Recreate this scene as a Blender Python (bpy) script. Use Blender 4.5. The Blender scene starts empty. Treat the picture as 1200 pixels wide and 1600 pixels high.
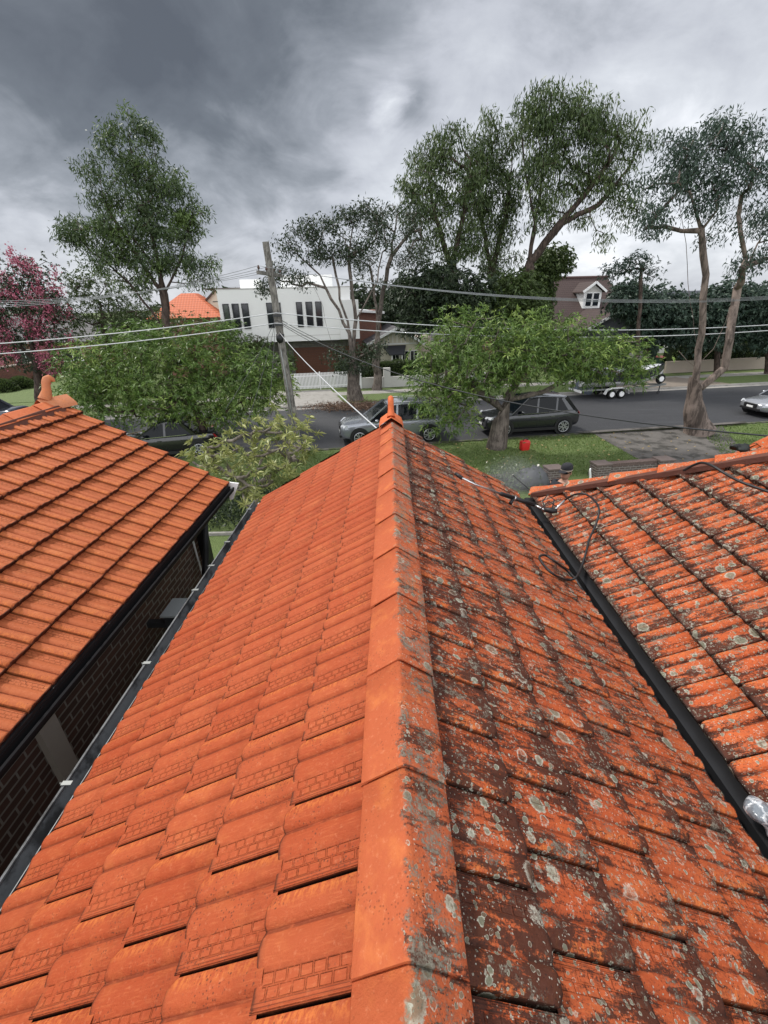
import bpy, math, random
import numpy as np
from mathutils import Vector, Matrix
R = math.radians
C = bpy.context.scene.collection
scene = bpy.context.scene
# ------------------------------------------------------------------ camera
CAMH = 5.95
FPX = 690.0
PITCH = math.atan(330 / 690.)
ROLL = R(1.5)
PSI = R(-1.0968163)
def cam_basis():
    F = np.array([math.sin(PSI) * math.cos(PITCH), math.cos(PSI) * math.cos(PITCH), -math.sin(PITCH)])
    R0 = np.array([math.cos(PSI), -math.sin(PSI), 0.])
    U0 = np.cross(R0, F)
    c, s = math.cos(ROLL), math.sin(ROLL)
    return c * R0 - s * U0, s * R0 + c * U0, F
CR, CU, CF = cam_basis()
CC = np.array([0, 0, CAMH])
cam = bpy.data.cameras.new('camera')
camo = bpy.data.objects.new('camera', cam)
C.objects.link(camo)
M3 = Matrix(((CR[0], CU[0], -CF[0]), (CR[1], CU[1], -CF[1]), (CR[2], CU[2], -CF[2])))
camo.matrix_world = Matrix.Translation(Vector(CC)) @ M3.to_4x4()
cam.sensor_fit = 'VERTICAL'
cam.sensor_height = 24
cam.lens = FPX / 1600 * 24
cam.clip_start = 0.05
cam.clip_end = 3000
scene.camera = camo
scene.render.resolution_x = 768
scene.render.resolution_y = 1024
# helpers to survey the place: photo position -> a point of the real world at a known distance / height
def ray(px, py): return (px - 600) / FPX * CR - (py - 800) / FPX * CU + CF
def onz(px, py, z): d = ray(px, py); return CC + (z - CAMH) / d[2] * d
def ony(px, py, y): d = ray(px, py); return CC + y / d[1] * d
def onplane(px, py, n, d0):
    n = np.array(n, float); d = ray(px, py); return CC + (d0 - n @ CC) / (n @ d) * d
TH = R(8.0)                                  # the street runs 8 degrees off our eaves
ST = np.array([math.cos(TH), math.sin(TH), 0.]); SN = np.array([-math.sin(TH), math.cos(TH), 0.])
SO = np.array([0, 19.45, 0.])
def SP(u, v, z=0.): return SO + u * ST + v * SN + np.array([0, 0, z])
def onv(px, py, v): return onplane(px, py, SN, SO @ SN + v)
def uv_of(P): d = np.array(P) - SO; return float(d @ ST), float(d @ SN), float(P[2])
def scale_at(P): return FPX / float((np.array(P) - CC) @ CF)     # px per metre

# ------------------------------------------------------------------ nodes helper
class NT:
    def __init__(s, tree): s.t = tree; s.n = tree.nodes; s.l = tree.links
    def new(s, typ, **kw):
        nd = s.n.new(typ)
        for k, v in kw.items():
            if k.startswith('_'): setattr(nd, k[1:], v)
        return nd
    def put(s, sock, v):
        if v is None: return
        if isinstance(v, bpy.types.NodeSocket): s.l.new(v, sock)
        else:
            if isinstance(v, (tuple, list)) and len(v) == 3 and sock.type == 'RGBA': v = (*v, 1)
            sock.default_value = v
    def math(s, op, a, b=None, c=None, clamp=False):
        nd = s.n.new('ShaderNodeMath'); nd.operation = op; nd.use_clamp = clamp
        s.put(nd.inputs[0], a); s.put(nd.inputs[1], b); s.put(nd.inputs[2], c); return nd.outputs[0]
    def vm(s, op, a, b=None, sc=None):
        nd = s.n.new('ShaderNodeVectorMath'); nd.operation = op
        s.put(nd.inputs[0], a); s.put(nd.inputs[1], b)
        if sc is not None: s.put(nd.inputs['Scale'], sc)
        return nd.outputs['Value'] if op in ('DOT_PRODUCT', 'LENGTH', 'DISTANCE') else nd.outputs[0]
    def noise(s, vec, scale, detail=4, rough=.55, dist=0., color=False):
        nd = s.n.new('ShaderNodeTexNoise'); s.put(nd.inputs['Vector'], vec); nd.inputs['Scale'].default_value = scale
        nd.inputs['Detail'].default_value = detail; nd.inputs['Roughness'].default_value = rough; nd.inputs['Distortion'].default_value = dist
        return nd.outputs['Color'] if color else nd.outputs[0]
    def voro(s, vec, scale, feature='F1', rnd=1.):
        nd = s.n.new('ShaderNodeTexVoronoi'); nd.feature = feature; s.put(nd.inputs['Vector'], vec); nd.inputs['Scale'].default_value = scale
        nd.inputs['Randomness'].default_value = rnd; return nd
    def mix(s, f, a, b, mode='MIX'):
        nd = s.n.new('ShaderNodeMix'); nd.data_type = 'RGBA'; nd.blend_type = mode; nd.clamp_factor = True
        s.put(nd.inputs[0], f); s.put(nd.inputs[6], a); s.put(nd.inputs[7], b); return nd.outputs[2]
    def ramp(s, v, stops):
        nd = s.n.new('ShaderNodeValToRGB'); s.put(nd.inputs[0], v); e = nd.color_ramp.elements
        while len(e) < len(stops): e.new(.5)
        for i, (p, c) in enumerate(stops):
            e[i].position = p
            if not isinstance(c, (tuple, list)): c = (c, c, c)
            e[i].color = (*c, 1)
        return nd.outputs[0]
    def smooth(s, v, a, b, lo=0., hi=1.):
        nd = s.n.new('ShaderNodeMapRange'); nd.interpolation_type = 'SMOOTHSTEP'; s.put(nd.inputs[0], v)
        nd.inputs[1].default_value = a; nd.inputs[2].default_value = b; nd.inputs[3].default_value = lo; nd.inputs[4].default_value = hi
        return nd.outputs[0]
    def sep(s, v): nd = s.n.new('ShaderNodeSeparateXYZ'); s.put(nd.inputs[0], v); return nd.outputs
    def comb(s, x, y, z):
        nd = s.n.new('ShaderNodeCombineXYZ'); s.put(nd.inputs[0], x); s.put(nd.inputs[1], y); s.put(nd.inputs[2], z); return nd.outputs[0]
    def mapping(s, v, sc=(1, 1, 1), rot=(0, 0, 0), loc=(0, 0, 0)):
        nd = s.n.new('ShaderNodeMapping'); s.put(nd.inputs[0], v); nd.inputs['Scale'].default_value = sc
        nd.inputs['Rotation'].default_value = rot; nd.inputs['Location'].default_value = loc; return nd.outputs[0]
    def bump(s, h, strength=.5, dist=.01, nrm=None):
        nd = s.n.new('ShaderNodeBump'); s.put(nd.inputs['Height'], h); nd.inputs['Strength'].default_value = strength
        nd.inputs['Distance'].default_value = dist; s.put(nd.inputs['Normal'], nrm); return nd.outputs[0]

# ------------------------------------------------------------------ world: heavy cloud over a Nishita sky
SUN_EL, SUN_AZ = R(50), R(-52)               # azimuth from +Y (into the picture) towards -X
w = bpy.data.worlds.new('World'); scene.world = w; w.use_nodes = True
t = NT(w.node_tree); t.n.clear()
out = t.new('ShaderNodeOutputWorld'); bg = t.new('ShaderNodeBackground')
sky = t.new('ShaderNodeTexSky'); sky.sky_type = 'NISHITA'; sky.sun_disc = False
sky.sun_elevation = SUN_EL; sky.sun_rotation = SUN_AZ
geo = t.new('ShaderNodeTexCoord')
d = t.vm('NORMALIZE', geo.outputs['Generated'])
dx, dy, dz = t.sep(d)
zz = t.math('ADD', t.math('MAXIMUM', dz, 0.0), 0.42)
pl = t.comb(t.math('DIVIDE', dx, zz), t.math('DIVIDE', dy, zz), 0.)
n1 = t.noise(pl, 1.7, 8, .56, .5)
n2 = t.noise(t.mapping(pl, (1, 1, 1), loc=(7.3, 2.1, 0)), 4.2, 8, .58, .5)
n3 = t.noise(t.mapping(pl, (1, 1, 1), loc=(3.3, 9.1, 0)), 11., 4, .5, .2)
def lobe(px, py, k, amp):                    # a cloud mass around one compass direction and height
    v = ray(px, py); v = v / np.linalg.norm(v)
    c = t.vm('DOT_PRODUCT', d, tuple(v))
    e = t.math('POWER', 2.718, t.math('MULTIPLY', t.math('SUBTRACT', c, 1.), k))
    return t.math('MULTIPLY', e, amp)
val = t.math('ADD', t.math('MULTIPLY', t.math('SUBTRACT', n1, .5), .60), .55)
val = t.math('ADD', val, t.math('MULTIPLY', t.math('SUBTRACT', n2, .5), .50))
val = t.math('ADD', val, t.math('MULTIPLY', t.math('SUBTRACT', n3, .5), .12))
br = lobe(615, 172, 330, 1.)
val = t.math('ADD', t.math('MULTIPLY', t.math('SUBTRACT', val, .55), 1.2), .605)
val = t.math('ADD', val, t.math('MULTIPLY', t.smooth(t.math('MULTIPLY', br, t.math('ADD', t.math('MULTIPLY', n2, 2.4), t.math('MULTIPLY', n3, .9))), 1.05, 2.3), .40))
for a in [(330, 60, 17, -.48), (80, 130, 30, -.16), (560, 10, 25, -.16), (20, 240, 60, -.06), (690, 250, 40, .16), (610, 185, 70, .20), (1000, 160, 20, .07), (350, 320, 40, .16),
          (1050, 100, 14, .0), (1080, 330, 14, .07), (60, 380, 60, .20), (950, 10, 20, -.04), (640, 165, 3000, -.16), (660, 150, 3000, -.12), (380, 200, 2500, .08), (500, 380, 30, .08), (900, 340, 40, .10)]:
    val = t.math('ADD', val, lobe(*a))
val = t.math('ADD', val, t.smooth(dz, .0, .22, .03, 0.))
col = t.ramp(val, [(.0, (.085, .095, .112)), (.22, (.135, .15, .172)), (.42, (.27, .29, .325)), (.60, (.47, .49, .54)), (.78, (.60, .625, .67)), (1., (.90, .92, .96))])
# unseen sky above and behind the camera, brightened to fill the house fronts
up = t.smooth(dz, .50, .80); bk = t.smooth(dy, .15, -.5)
thin = t.math('MAXIMUM', t.math('MULTIPLY', up, .25), bk)  # weight of that added fill brightness
col = t.mix(t.math('MULTIPLY', thin, .8), col, (1.75, 1.78, 1.86))
skyc = t.mix(1., sky.outputs[0], (.08, .08, .08), 'MULTIPLY')
col = t.mix(.93, skyc, col)
below = t.smooth(dz, -.02, .0)
col = t.mix(below, (.12, .13, .12), col)
t.put(bg.inputs[0], col); bg.inputs[1].default_value = 1.0
t.l.new(bg.outputs[0], out.inputs[0])
# ------------------------------------------------------------------ sun behind the cloud
sl = bpy.data.lights.new('sun', 'SUN'); sl.energy = 2.7; sl.angle = R(7); sl.color = (1., .96, .9)
so = bpy.data.objects.new('sun', sl); C.objects.link(so)
sd = Vector((math.sin(SUN_AZ) * math.cos(SUN_EL), math.cos(SUN_AZ) * math.cos(SUN_EL), math.sin(SUN_EL)))
so.rotation_euler = sd.to_track_quat('Z', 'Y').to_euler()
so.location = (-5, 10, 30)
vs = scene.view_settings; vs.view_transform = 'Standard'; vs.look = 'None'; vs.gamma = 1; vs.exposure = 0.33
scene.cycles.max_bounces = 6; scene.cycles.transparent_max_bounces = 8

# ------------------------------------------------------------------ materials
MATS = {}
def mat(name, col=(.5, .5, .5), rough=.6, spec=.4, metal=0., var=.12, vscale=8., bump=0., bscale=60., col2=None, c2scale=3., c2lo=.45, c2hi=.6, coat=0., trans=0.):
    if name in MATS: return MATS[name]
    m = bpy.data.materials.new(name); m.use_nodes = True; t = NT(m.node_tree)
    b = m.node_tree.nodes['Principled BSDF']
    tc = t.new('ShaderNodeTexCoord').outputs['Object']
    n = t.noise(tc, vscale, 5, .6)
    base = (*col, 1)
    c = t.mix(n, tuple(max(0, x * (1 - var)) for x in col), tuple(min(1, x * (1 + var)) for x in col))
    if col2: c = t.mix(t.smooth(t.noise(tc, c2scale, 6, .65), c2lo, c2hi), c, col2)
    t.put(b.inputs['Base Color'], c); b.inputs['Roughness'].default_value = rough
    b.inputs['Specular IOR Level'].default_value = spec; b.inputs['Metallic'].default_value = metal; b.inputs['Coat Weight'].default_value = coat
    if trans: b.inputs['Transmission Weight'].default_value = trans
    if bump: t.put(b.inputs['Normal'], t.bump(t.noise(tc, bscale, 5, .6), bump, .01))
    MATS[name] = m; return m

def terracotta(name, clean=1., tint=(.56, .125, .038), waffle=True, top_grime=0., cap=False, lichen=1., speck=1., orange=(.62, .20, .06), gshift=0., ugrime=0., slitk=1., buttk=.5, ledge=.3):
    """fired clay tile; UV = position on its own tile, tint attribute per tile"""
    m = bpy.data.materials.new(name); m.use_nodes = True; t = NT(m.node_tree)
    b = m.node_tree.nodes['Principled BSDF']
    tcn = t.new('ShaderNodeTexCoord'); tc = tcn.outputs['Object']; uv = tcn.outputs['UV']
    at = t.new('ShaderNodeAttribute'); at.attribute_name = 'tile'; rnd = at.outputs['Color']
    rr, rg, rb = t.sep(rnd)
    u, v, _ = t.sep(uv)
    c1 = tint; c2 = tuple(x * .80 for x in tint)
    base = t.mix(t.noise(tc, 26, 6, .65), c1, c2)
    base = t.mix(t.math('MULTIPLY', t.smooth(t.noise(tc, 9, 5, .6), .5, .72), .45), base, orange)
    base = t.mix(t.math('MULTIPLY', t.smooth(t.noise(tc, 70, 3, .7), .56, .75), .35), base, (.66, .27, .14))
    base = t.mix(t.math('MULTIPLY', rr, .38), base, tuple(x * k for x, k in zip(tint, (.72, .62, .60))))
    base = t.mix(t.math('MULTIPLY', rg, .14), base, (.60, .20, .085))
    if not cap and waffle:
        lipu = t.math('MULTIPLY', t.smooth(u, .80, .95), t.smooth(t.noise(t.comb(t.math('MULTIPLY', v, 34.), t.math('MULTIPLY', u, 9.), t.math('MULTIPLY', rr, 20.)), 1., 3, .7), .42, .62))
        base = t.mix(t.math('MULTIPLY', lipu, .5), base, (.66, .21, .05))
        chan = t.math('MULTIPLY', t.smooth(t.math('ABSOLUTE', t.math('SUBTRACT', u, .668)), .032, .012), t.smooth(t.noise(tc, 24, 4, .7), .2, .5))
        base = t.mix(t.math('MULTIPLY', chan, .78), base, (.15, .030, .012))  # shade of the trough beside the lap roll, painted into the clay
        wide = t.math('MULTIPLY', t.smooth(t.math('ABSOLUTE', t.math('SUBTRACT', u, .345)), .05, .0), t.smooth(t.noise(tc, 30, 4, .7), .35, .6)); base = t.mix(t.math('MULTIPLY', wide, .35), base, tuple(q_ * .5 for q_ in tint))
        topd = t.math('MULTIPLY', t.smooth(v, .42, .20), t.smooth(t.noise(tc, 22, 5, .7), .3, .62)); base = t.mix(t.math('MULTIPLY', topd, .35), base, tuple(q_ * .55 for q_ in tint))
        slit = t.math('MAXIMUM', t.math('MAXIMUM', t.smooth(u, .046, .034), t.smooth(u, .986, .992)), t.math('MULTIPLY', t.math('MULTIPLY', t.smooth(u, .93, .965), t.smooth(v, .93, .955)), .8))  # painted shade in the side slit and at its lower corner
        led = t.math('ABSOLUTE', t.math('SUBTRACT', t.math('FRACT', t.math('DIVIDE', t.math('SUBTRACT', u, .02), .032)), .5))
        led = t.math('MULTIPLY', t.smooth(led, .28, .44), t.math('LESS_THAN', u, .125)); led = t.math('MULTIPLY', led, t.smooth(t.noise(tc, 16, 4, .7), .25, .5))
        base = t.mix(t.math('MULTIPLY', led, ledge), base, (.035, .010, .006))
        butt = t.smooth(t.math('ADD', v, t.math('MULTIPLY', t.math('SUBTRACT', t.noise(tc, 60, 3), .5), .03)), .962, .988)
        base = t.mix(t.math('MULTIPLY', butt, buttk), base, (.018, .008, .006))  # painted shade along the butt edge of each course
        base = t.mix(t.math('MULTIPLY', slit, slitk), base, (.02, .008, .006))
    # fine drips along the slope on the clay skin
    dr = t.noise(t.comb(t.math('MULTIPLY', u, 46.), t.math('ADD', t.math('MULTIPLY', v, 5.), t.math('MULTIPLY', rg, 30.)), 0.), 1., 4, .7)
    base = t.mix(t.math('MULTIPLY', t.smooth(dr, .48, .75), .22), base, (.70, .24, .09))
    # dark pin spots
    sp = t.voro(t.vm('ADD', tc, t.vm('SCALE', t.noise(tc, 40, 2, color=True), sc=.012)), 95.)
    spm = t.math('MULTIPLY', t.smooth(sp.outputs['Distance'], .30, .16), t.smooth(t.noise(tc, 7, 3), .47, .60))
    base = t.mix(t.math('MULTIPLY', spm, .75 * speck), base, (.10, .035, .02))
    x, y, z = t.sep(tc)
    if not cap:
        # dirt gathering just above the butt of each tile and in the joint
        dirt = t.math('MULTIPLY', t.smooth(v, .9, 1.0), t.smooth(t.noise(tc, 30, 4), .35, .6))
        base = t.mix(t.math('MULTIPLY', dirt, .5), base, (.12, .035, .018))
    hgt = t.math('ADD', t.noise(tc, 170, 5, .7), t.math('MULTIPLY', t.noise(tc, 45, 4, .6), 1.6))
    bfull = None
    if clean < 1.:
        wob = t.vm('SCALE', t.vm('SUBTRACT', t.noise(tc, 22, 4, .6, color=True), (.5, .5, .5)), sc=.022)
        pc = t.vm('ADD', tc, wob)
        fine = t.noise(tc, 120, 5, .75)
        msk = 1.
        if cap: msk = t.smooth(t.math('ADD', x, t.math('MULTIPLY', t.math('SUBTRACT', t.noise(tc, 14, 4, .7), .5), .11)), .006, .022)
        # black-brown grime: biofilm in streaks down the slope
        gst = t.noise(t.comb(t.math('MULTIPLY', x, 6.), t.math('MULTIPLY', y, 22.), t.math('MULTIPLY', z, 6.)), 1.3, 8, .75, .4)
        g = t.math('ADD', gst, t.math('MULTIPLY', t.math('SUBTRACT', t.noise(tc, 4.0, 5, .65), .5), .45))
        g = t.math('ADD', g, t.math('MULTIPLY', t.math('SUBTRACT', fine, .5), .42))
        if not cap:
            g = t.math('ADD', g, t.math('MULTIPLY', t.smooth(v, .60, 1.), .13))
            if ugrime: g = t.math('ADD', g, t.math('MULTIPLY', t.math('ADD', t.smooth(u, .40, .30), t.smooth(t.math('ABSOLUTE', t.math('SUBTRACT', u, .67)), .07, .02)), ugrime)); g = t.math('ADD', g, t.smooth(v, .88, .98, 0., .10))
            if top_grime:
                g = t.math('ADD', g, t.smooth(x, .30, .10, 0., top_grime))
                g = t.math('ADD', g, t.smooth(x, .75, .20, 0., .07))
            g = t.math('ADD', g, t.math('MULTIPLY', t.math('SUBTRACT', rb, .5), .07))
        gm = t.smooth(g, (.50 if cap else .55) - gshift, (.60 if cap else .66) - gshift)
        gm = t.math('MULTIPLY', gm, msk) if cap else gm
        base = t.mix(t.math('MULTIPLY', gm, .88), base, t.mix(fine, (.012, .008, .007), (.046, .025, .019)))
        # thin brown film and salt-and-pepper specks everywhere
        film = t.math('MULTIPLY', t.smooth(t.noise(tc, 38., 5, .75), .50, .64), .34)
        if cap: film = t.math('MULTIPLY', film, msk)
        base = t.mix(film, base, (.10, .04, .028))
        pep = t.voro(pc, 150.); px_, py_, pz_ = t.sep(pep.outputs['Color'])
        pm_ = t.math('MULTIPLY', t.smooth(pep.outputs['Distance'], .34, .2), t.math('GREATER_THAN', px_, .62))
        if cap: pm_ = t.math('MULTIPLY', pm_, msk)
        base = t.mix(t.math('MULTIPLY', pm_, .8), base, t.mix(t.math('GREATER_THAN', py_, .62), (.03, .018, .015), (.42, .40, .33)))
        # lichen: round grey-green colonies with pale rims
        rim_all = None
        for (scl, th, rad, off, amt) in ((9., .74, .33, (9.3, 1.4, 5.5), 1.), (15., .78, .36, (0, 0, 0), 1.), (30., .70, .38, (4.1, 2.2, 1.7), 1.), (62., .60, .42, (1.1, 7.2, 3.7), .9)):
            vo = t.voro(t.vm('ADD', pc, off), scl)
            cr, cg, cb = t.sep(vo.outputs['Color'])
            on = t.math('GREATER_THAN', cr, 1 - (1 - th) * lichen)
            rd = t.math('MULTIPLY', t.math('ADD', t.math('MULTIPLY', cg, .6), .5), rad)
            dd = t.math('SUBTRACT', rd, vo.outputs['Distance'])           # >0 inside
            dd = t.math('ADD', dd, t.math('MULTIPLY', t.math('SUBTRACT', fine, .5), .22))
            ins = t.math('MULTIPLY', t.smooth(dd, .0, .04), on)
            rim = t.math('MULTIPLY', t.math('MULTIPLY', t.smooth(dd, .0, .035), t.smooth(dd, .13, .05)), on)
            fill = t.math('MULTIPLY', ins, t.smooth(cb, .25, .55, .12, .85))
            if cap: fill = t.math('MULTIPLY', fill, msk); rim = t.math('MULTIPLY', rim, msk)
            lc = t.mix(fine, (.085, .090, .060), (.25, .255, .185))
            base = t.mix(t.math('MULTIPLY', fill, amt), base, lc)
            base = t.mix(t.math('MULTIPLY', t.math('MULTIPLY', rim, t.smooth(fine, .35, .6)), .62 * amt), base, (.56, .55, .46))
        cr2 = t.smooth(t.math('ADD', t.noise(tc, 8., 6, .75), t.math('MULTIPLY', t.math('SUBTRACT', fine, .5), .35)), .57 if not cap else .48, .66 if not cap else .60)
        cr2 = t.math('MULTIPLY', cr2, t.math('MULTIPLY', t.smooth(fine, .36, .56), .85))
        if cap: cr2 = t.math('MULTIPLY', cr2, msk)
        base = t.mix(cr2, base, t.mix(fine, (.07, .06, .045), (.30, .28, .22)))
        hgt = t.math('ADD', hgt, t.math('MULTIPLY', cr2, .8))
    nrm = t.bump(hgt, .55, .004)
    if waffle and not cap:
        uu = t.math('DIVIDE', t.math('SUBTRACT', u, .125), .105)
        fu = t.math('FRACT', uu)
        row = t.math('FLOOR', uu)
        vv = t.math('ADD', t.math('MULTIPLY', v, 8.), t.math('MULTIPLY', row, .5))
        fv = t.math('FRACT', vv)
        eu = t.math('MINIMUM', fu, t.math('SUBTRACT', 1., fu)); ev = t.math('MINIMUM', fv, t.math('SUBTRACT', 1., fv))
        cell = t.smooth(t.math('MINIMUM', eu, t.math('MULTIPLY', ev, 1.2)), .04, .14)
        band = t.math('MULTIPLY', t.math('GREATER_THAN', u, .125), t.math('LESS_THAN', u, .335))
        band = t.math('MULTIPLY', band, t.smooth(v, .93, .90))
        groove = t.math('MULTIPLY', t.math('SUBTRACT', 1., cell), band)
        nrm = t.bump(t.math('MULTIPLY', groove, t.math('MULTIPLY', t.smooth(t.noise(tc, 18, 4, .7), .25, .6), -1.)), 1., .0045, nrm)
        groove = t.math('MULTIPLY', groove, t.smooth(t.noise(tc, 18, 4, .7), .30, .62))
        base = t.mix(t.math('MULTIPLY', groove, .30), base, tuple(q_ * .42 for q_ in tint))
    t.put(b.inputs['Base Color'], base); t.put(b.inputs['Normal'], nrm)
    b.inputs['Roughness'].default_value = .66; b.inputs['Specular IOR Level'].default_value = .14
    MATS[name] = m; return m

def leafmat(name, cols, rough=.5, trans=.25, spec=.4):
    m = bpy.data.materials.new(name); m.use_nodes = True; t = NT(m.node_tree)
    b = m.node_tree.nodes['Principled BSDF']; o = m.node_tree.nodes['Material Output']
    u, v, _ = t.sep(t.new('ShaderNodeTexCoord').outputs['UV'])
    c = t.mix(u, cols[0], cols[1])
    if len(cols) > 2: c = t.mix(t.smooth(v, .55, 1.), c, cols[2])
    t.put(b.inputs['Base Color'], c); b.inputs['Roughness'].default_value = rough; b.inputs['Specular IOR Level'].default_value = spec
    tr = t.new('ShaderNodeBsdfTranslucent'); t.put(tr.inputs[0], t.mix(.5, c, (.25, .4, .05), 'MULTIPLY') if False else c)
    ms = t.new('ShaderNodeMixShader'); ms.inputs[0].default_value = trans
    t.l.new(b.outputs[0], ms.inputs[1]); t.l.new(tr.outputs[0], ms.inputs[2]); t.l.new(ms.outputs[0], o.inputs[0])
    MATS[name] = m; return m

def barkmat(name, c1, c2, sc=10.):
    m = bpy.data.materials.new(name); m.use_nodes = True; t = NT(m.node_tree)
    b = m.node_tree.nodes['Principled BSDF']
    tc = t.new('ShaderNodeTexCoord').outputs['Object']
    st = t.mapping(tc, (sc, sc, sc * .22))
    n = t.noise(st, 1., 6, .7, .6); n2 = t.noise(tc, sc * .25, 4)
    c = t.mix(t.smooth(n, .38, .62), c1, c2); c = t.mix(t.math('MULTIPLY', t.smooth(n2, .5, .65), .5), c, tuple(min(1, x * 1.5) for x in c2))
    t.put(b.inputs['Base Color'], c); b.inputs['Roughness'].default_value = .85; b.inputs['Specular IOR Level'].default_value = .2
    t.put(b.inputs['Normal'], t.bump(n, .8, .03)); MATS[name] = m; return m

def brickmat(name, c1, c2, mortar, bw=.24, bh=.086, axis='yz', ms=.045):
    m = bpy.data.materials.new(name); m.use_nodes = True; t = NT(m.node_tree)
    b = m.node_tree.nodes['Principled BSDF']
    x, y, z = t.sep(t.new('ShaderNodeTexCoord').outputs['Object'])
    if axis == 'yz': vec = t.comb(y, z, 0.)
    elif axis == 'xz': vec = t.comb(x, z, 0.)
    else: vec = t.comb(t.math('ADD', x, y), z, 0.)
    br = t.new('ShaderNodeTexBrick'); t.put(br.inputs['Vector'], vec); br.inputs['Scale'].default_value = 1.
    br.inputs['Brick Width'].default_value = bw; br.inputs['Row Height'].default_value = bh; br.inputs['Mortar Size'].default_value = bh * ms * 1.3
    br.inputs['Color1'].default_value = (*c1, 1); br.inputs['Color2'].default_value = (*c2, 1); br.inputs['Mortar'].default_value = (*mortar, 1)
    n = t.noise(vec, 9, 4)
    c = t.mix(t.math('MULTIPLY', n, .5), br.outputs[0], tuple(x * .5 for x in c1))
    t.put(b.inputs['Base Color'], c); b.inputs['Roughness'].default_value = .85
    t.put(b.inputs['Normal'], t.bump(br.outputs['Fac'], -.6, .008)); MATS[name] = m; return m

# ------------------------------------------------------------------ object helpers
def tag(o, label=None, cat=None, group=None, kind=None):
    if label: o['label'] = label
    if cat: o['category'] = cat
    if group: o['group'] = group
    if kind: o['kind'] = kind
    return o
def thing(name, label, cat, loc=(0, 0, 0), rz=0., group=None):
    o = bpy.data.objects.new(name, None); C.objects.link(o); o.location = tuple(float(q) for q in loc); o.rotation_euler = (0, 0, rz)
    o.empty_display_size = .3
    return tag(o, label, cat, group)
def link(name, me, m, parent=None, world=False):
    me.materials.append(m)
    o = bpy.data.objects.new(name, me); C.objects.link(o)
    if parent is not None:
        o.parent = parent
        if world:                         # mesh given in world metres under a placed thing
            pm = Matrix.Translation(parent.location) @ parent.rotation_euler.to_matrix().to_4x4()
            if parent.parent is not None:
                pp = parent.parent
                pm = Matrix.Translation(pp.location) @ pp.rotation_euler.to_matrix().to_4x4() @ parent.matrix_parent_inverse @ pm
            o.matrix_parent_inverse = pm.inverted()
    return o
def children(o): return [c for c in bpy.data.objects if c.parent == o]
def copy_tree(o, parent=None):
    c = o.copy(); C.objects.link(c)
    if parent is not None: c.parent = parent; c.matrix_parent_inverse = o.matrix_parent_inverse.copy()
    for ch in children(o): copy_tree(ch, c)
    return c
def mesh_np(name, V, Fq, smooth=False, uv=None, col=None):
    """V (n,3), Fq (m,4) quads (or (m,3))"""
    V = np.asarray(V, np.float32); Fq = np.asarray(Fq, np.int32)
    me = bpy.data.meshes.new(name); k = Fq.shape[1]
    me.vertices.add(len(V)); me.vertices.foreach_set('co', V.ravel())
    me.loops.add(Fq.size); me.loops.foreach_set('vertex_index', Fq.ravel())
    me.polygons.add(len(Fq)); me.polygons.foreach_set('loop_start', np.arange(len(Fq), dtype=np.int32) * k)
    me.polygons.foreach_set('loop_total', np.full(len(Fq), k, np.int32))
    if smooth: me.polygons.foreach_set('use_smooth', np.ones(len(Fq), bool))
    if uv is not None:
        l = me.uv_layers.new(name='UVMap'); l.data.foreach_set('uv', np.asarray(uv, np.float32)[Fq.ravel()].ravel())
    if col is not None:
        a = me.color_attributes.new('tile', 'FLOAT_COLOR', 'POINT')
        cc = np.ones((len(V), 4), np.float32); cc[:, :3] = col; a.data.foreach_set('color', cc.ravel())
    me.update(calc_edges=True); me.validate()
    return me

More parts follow.
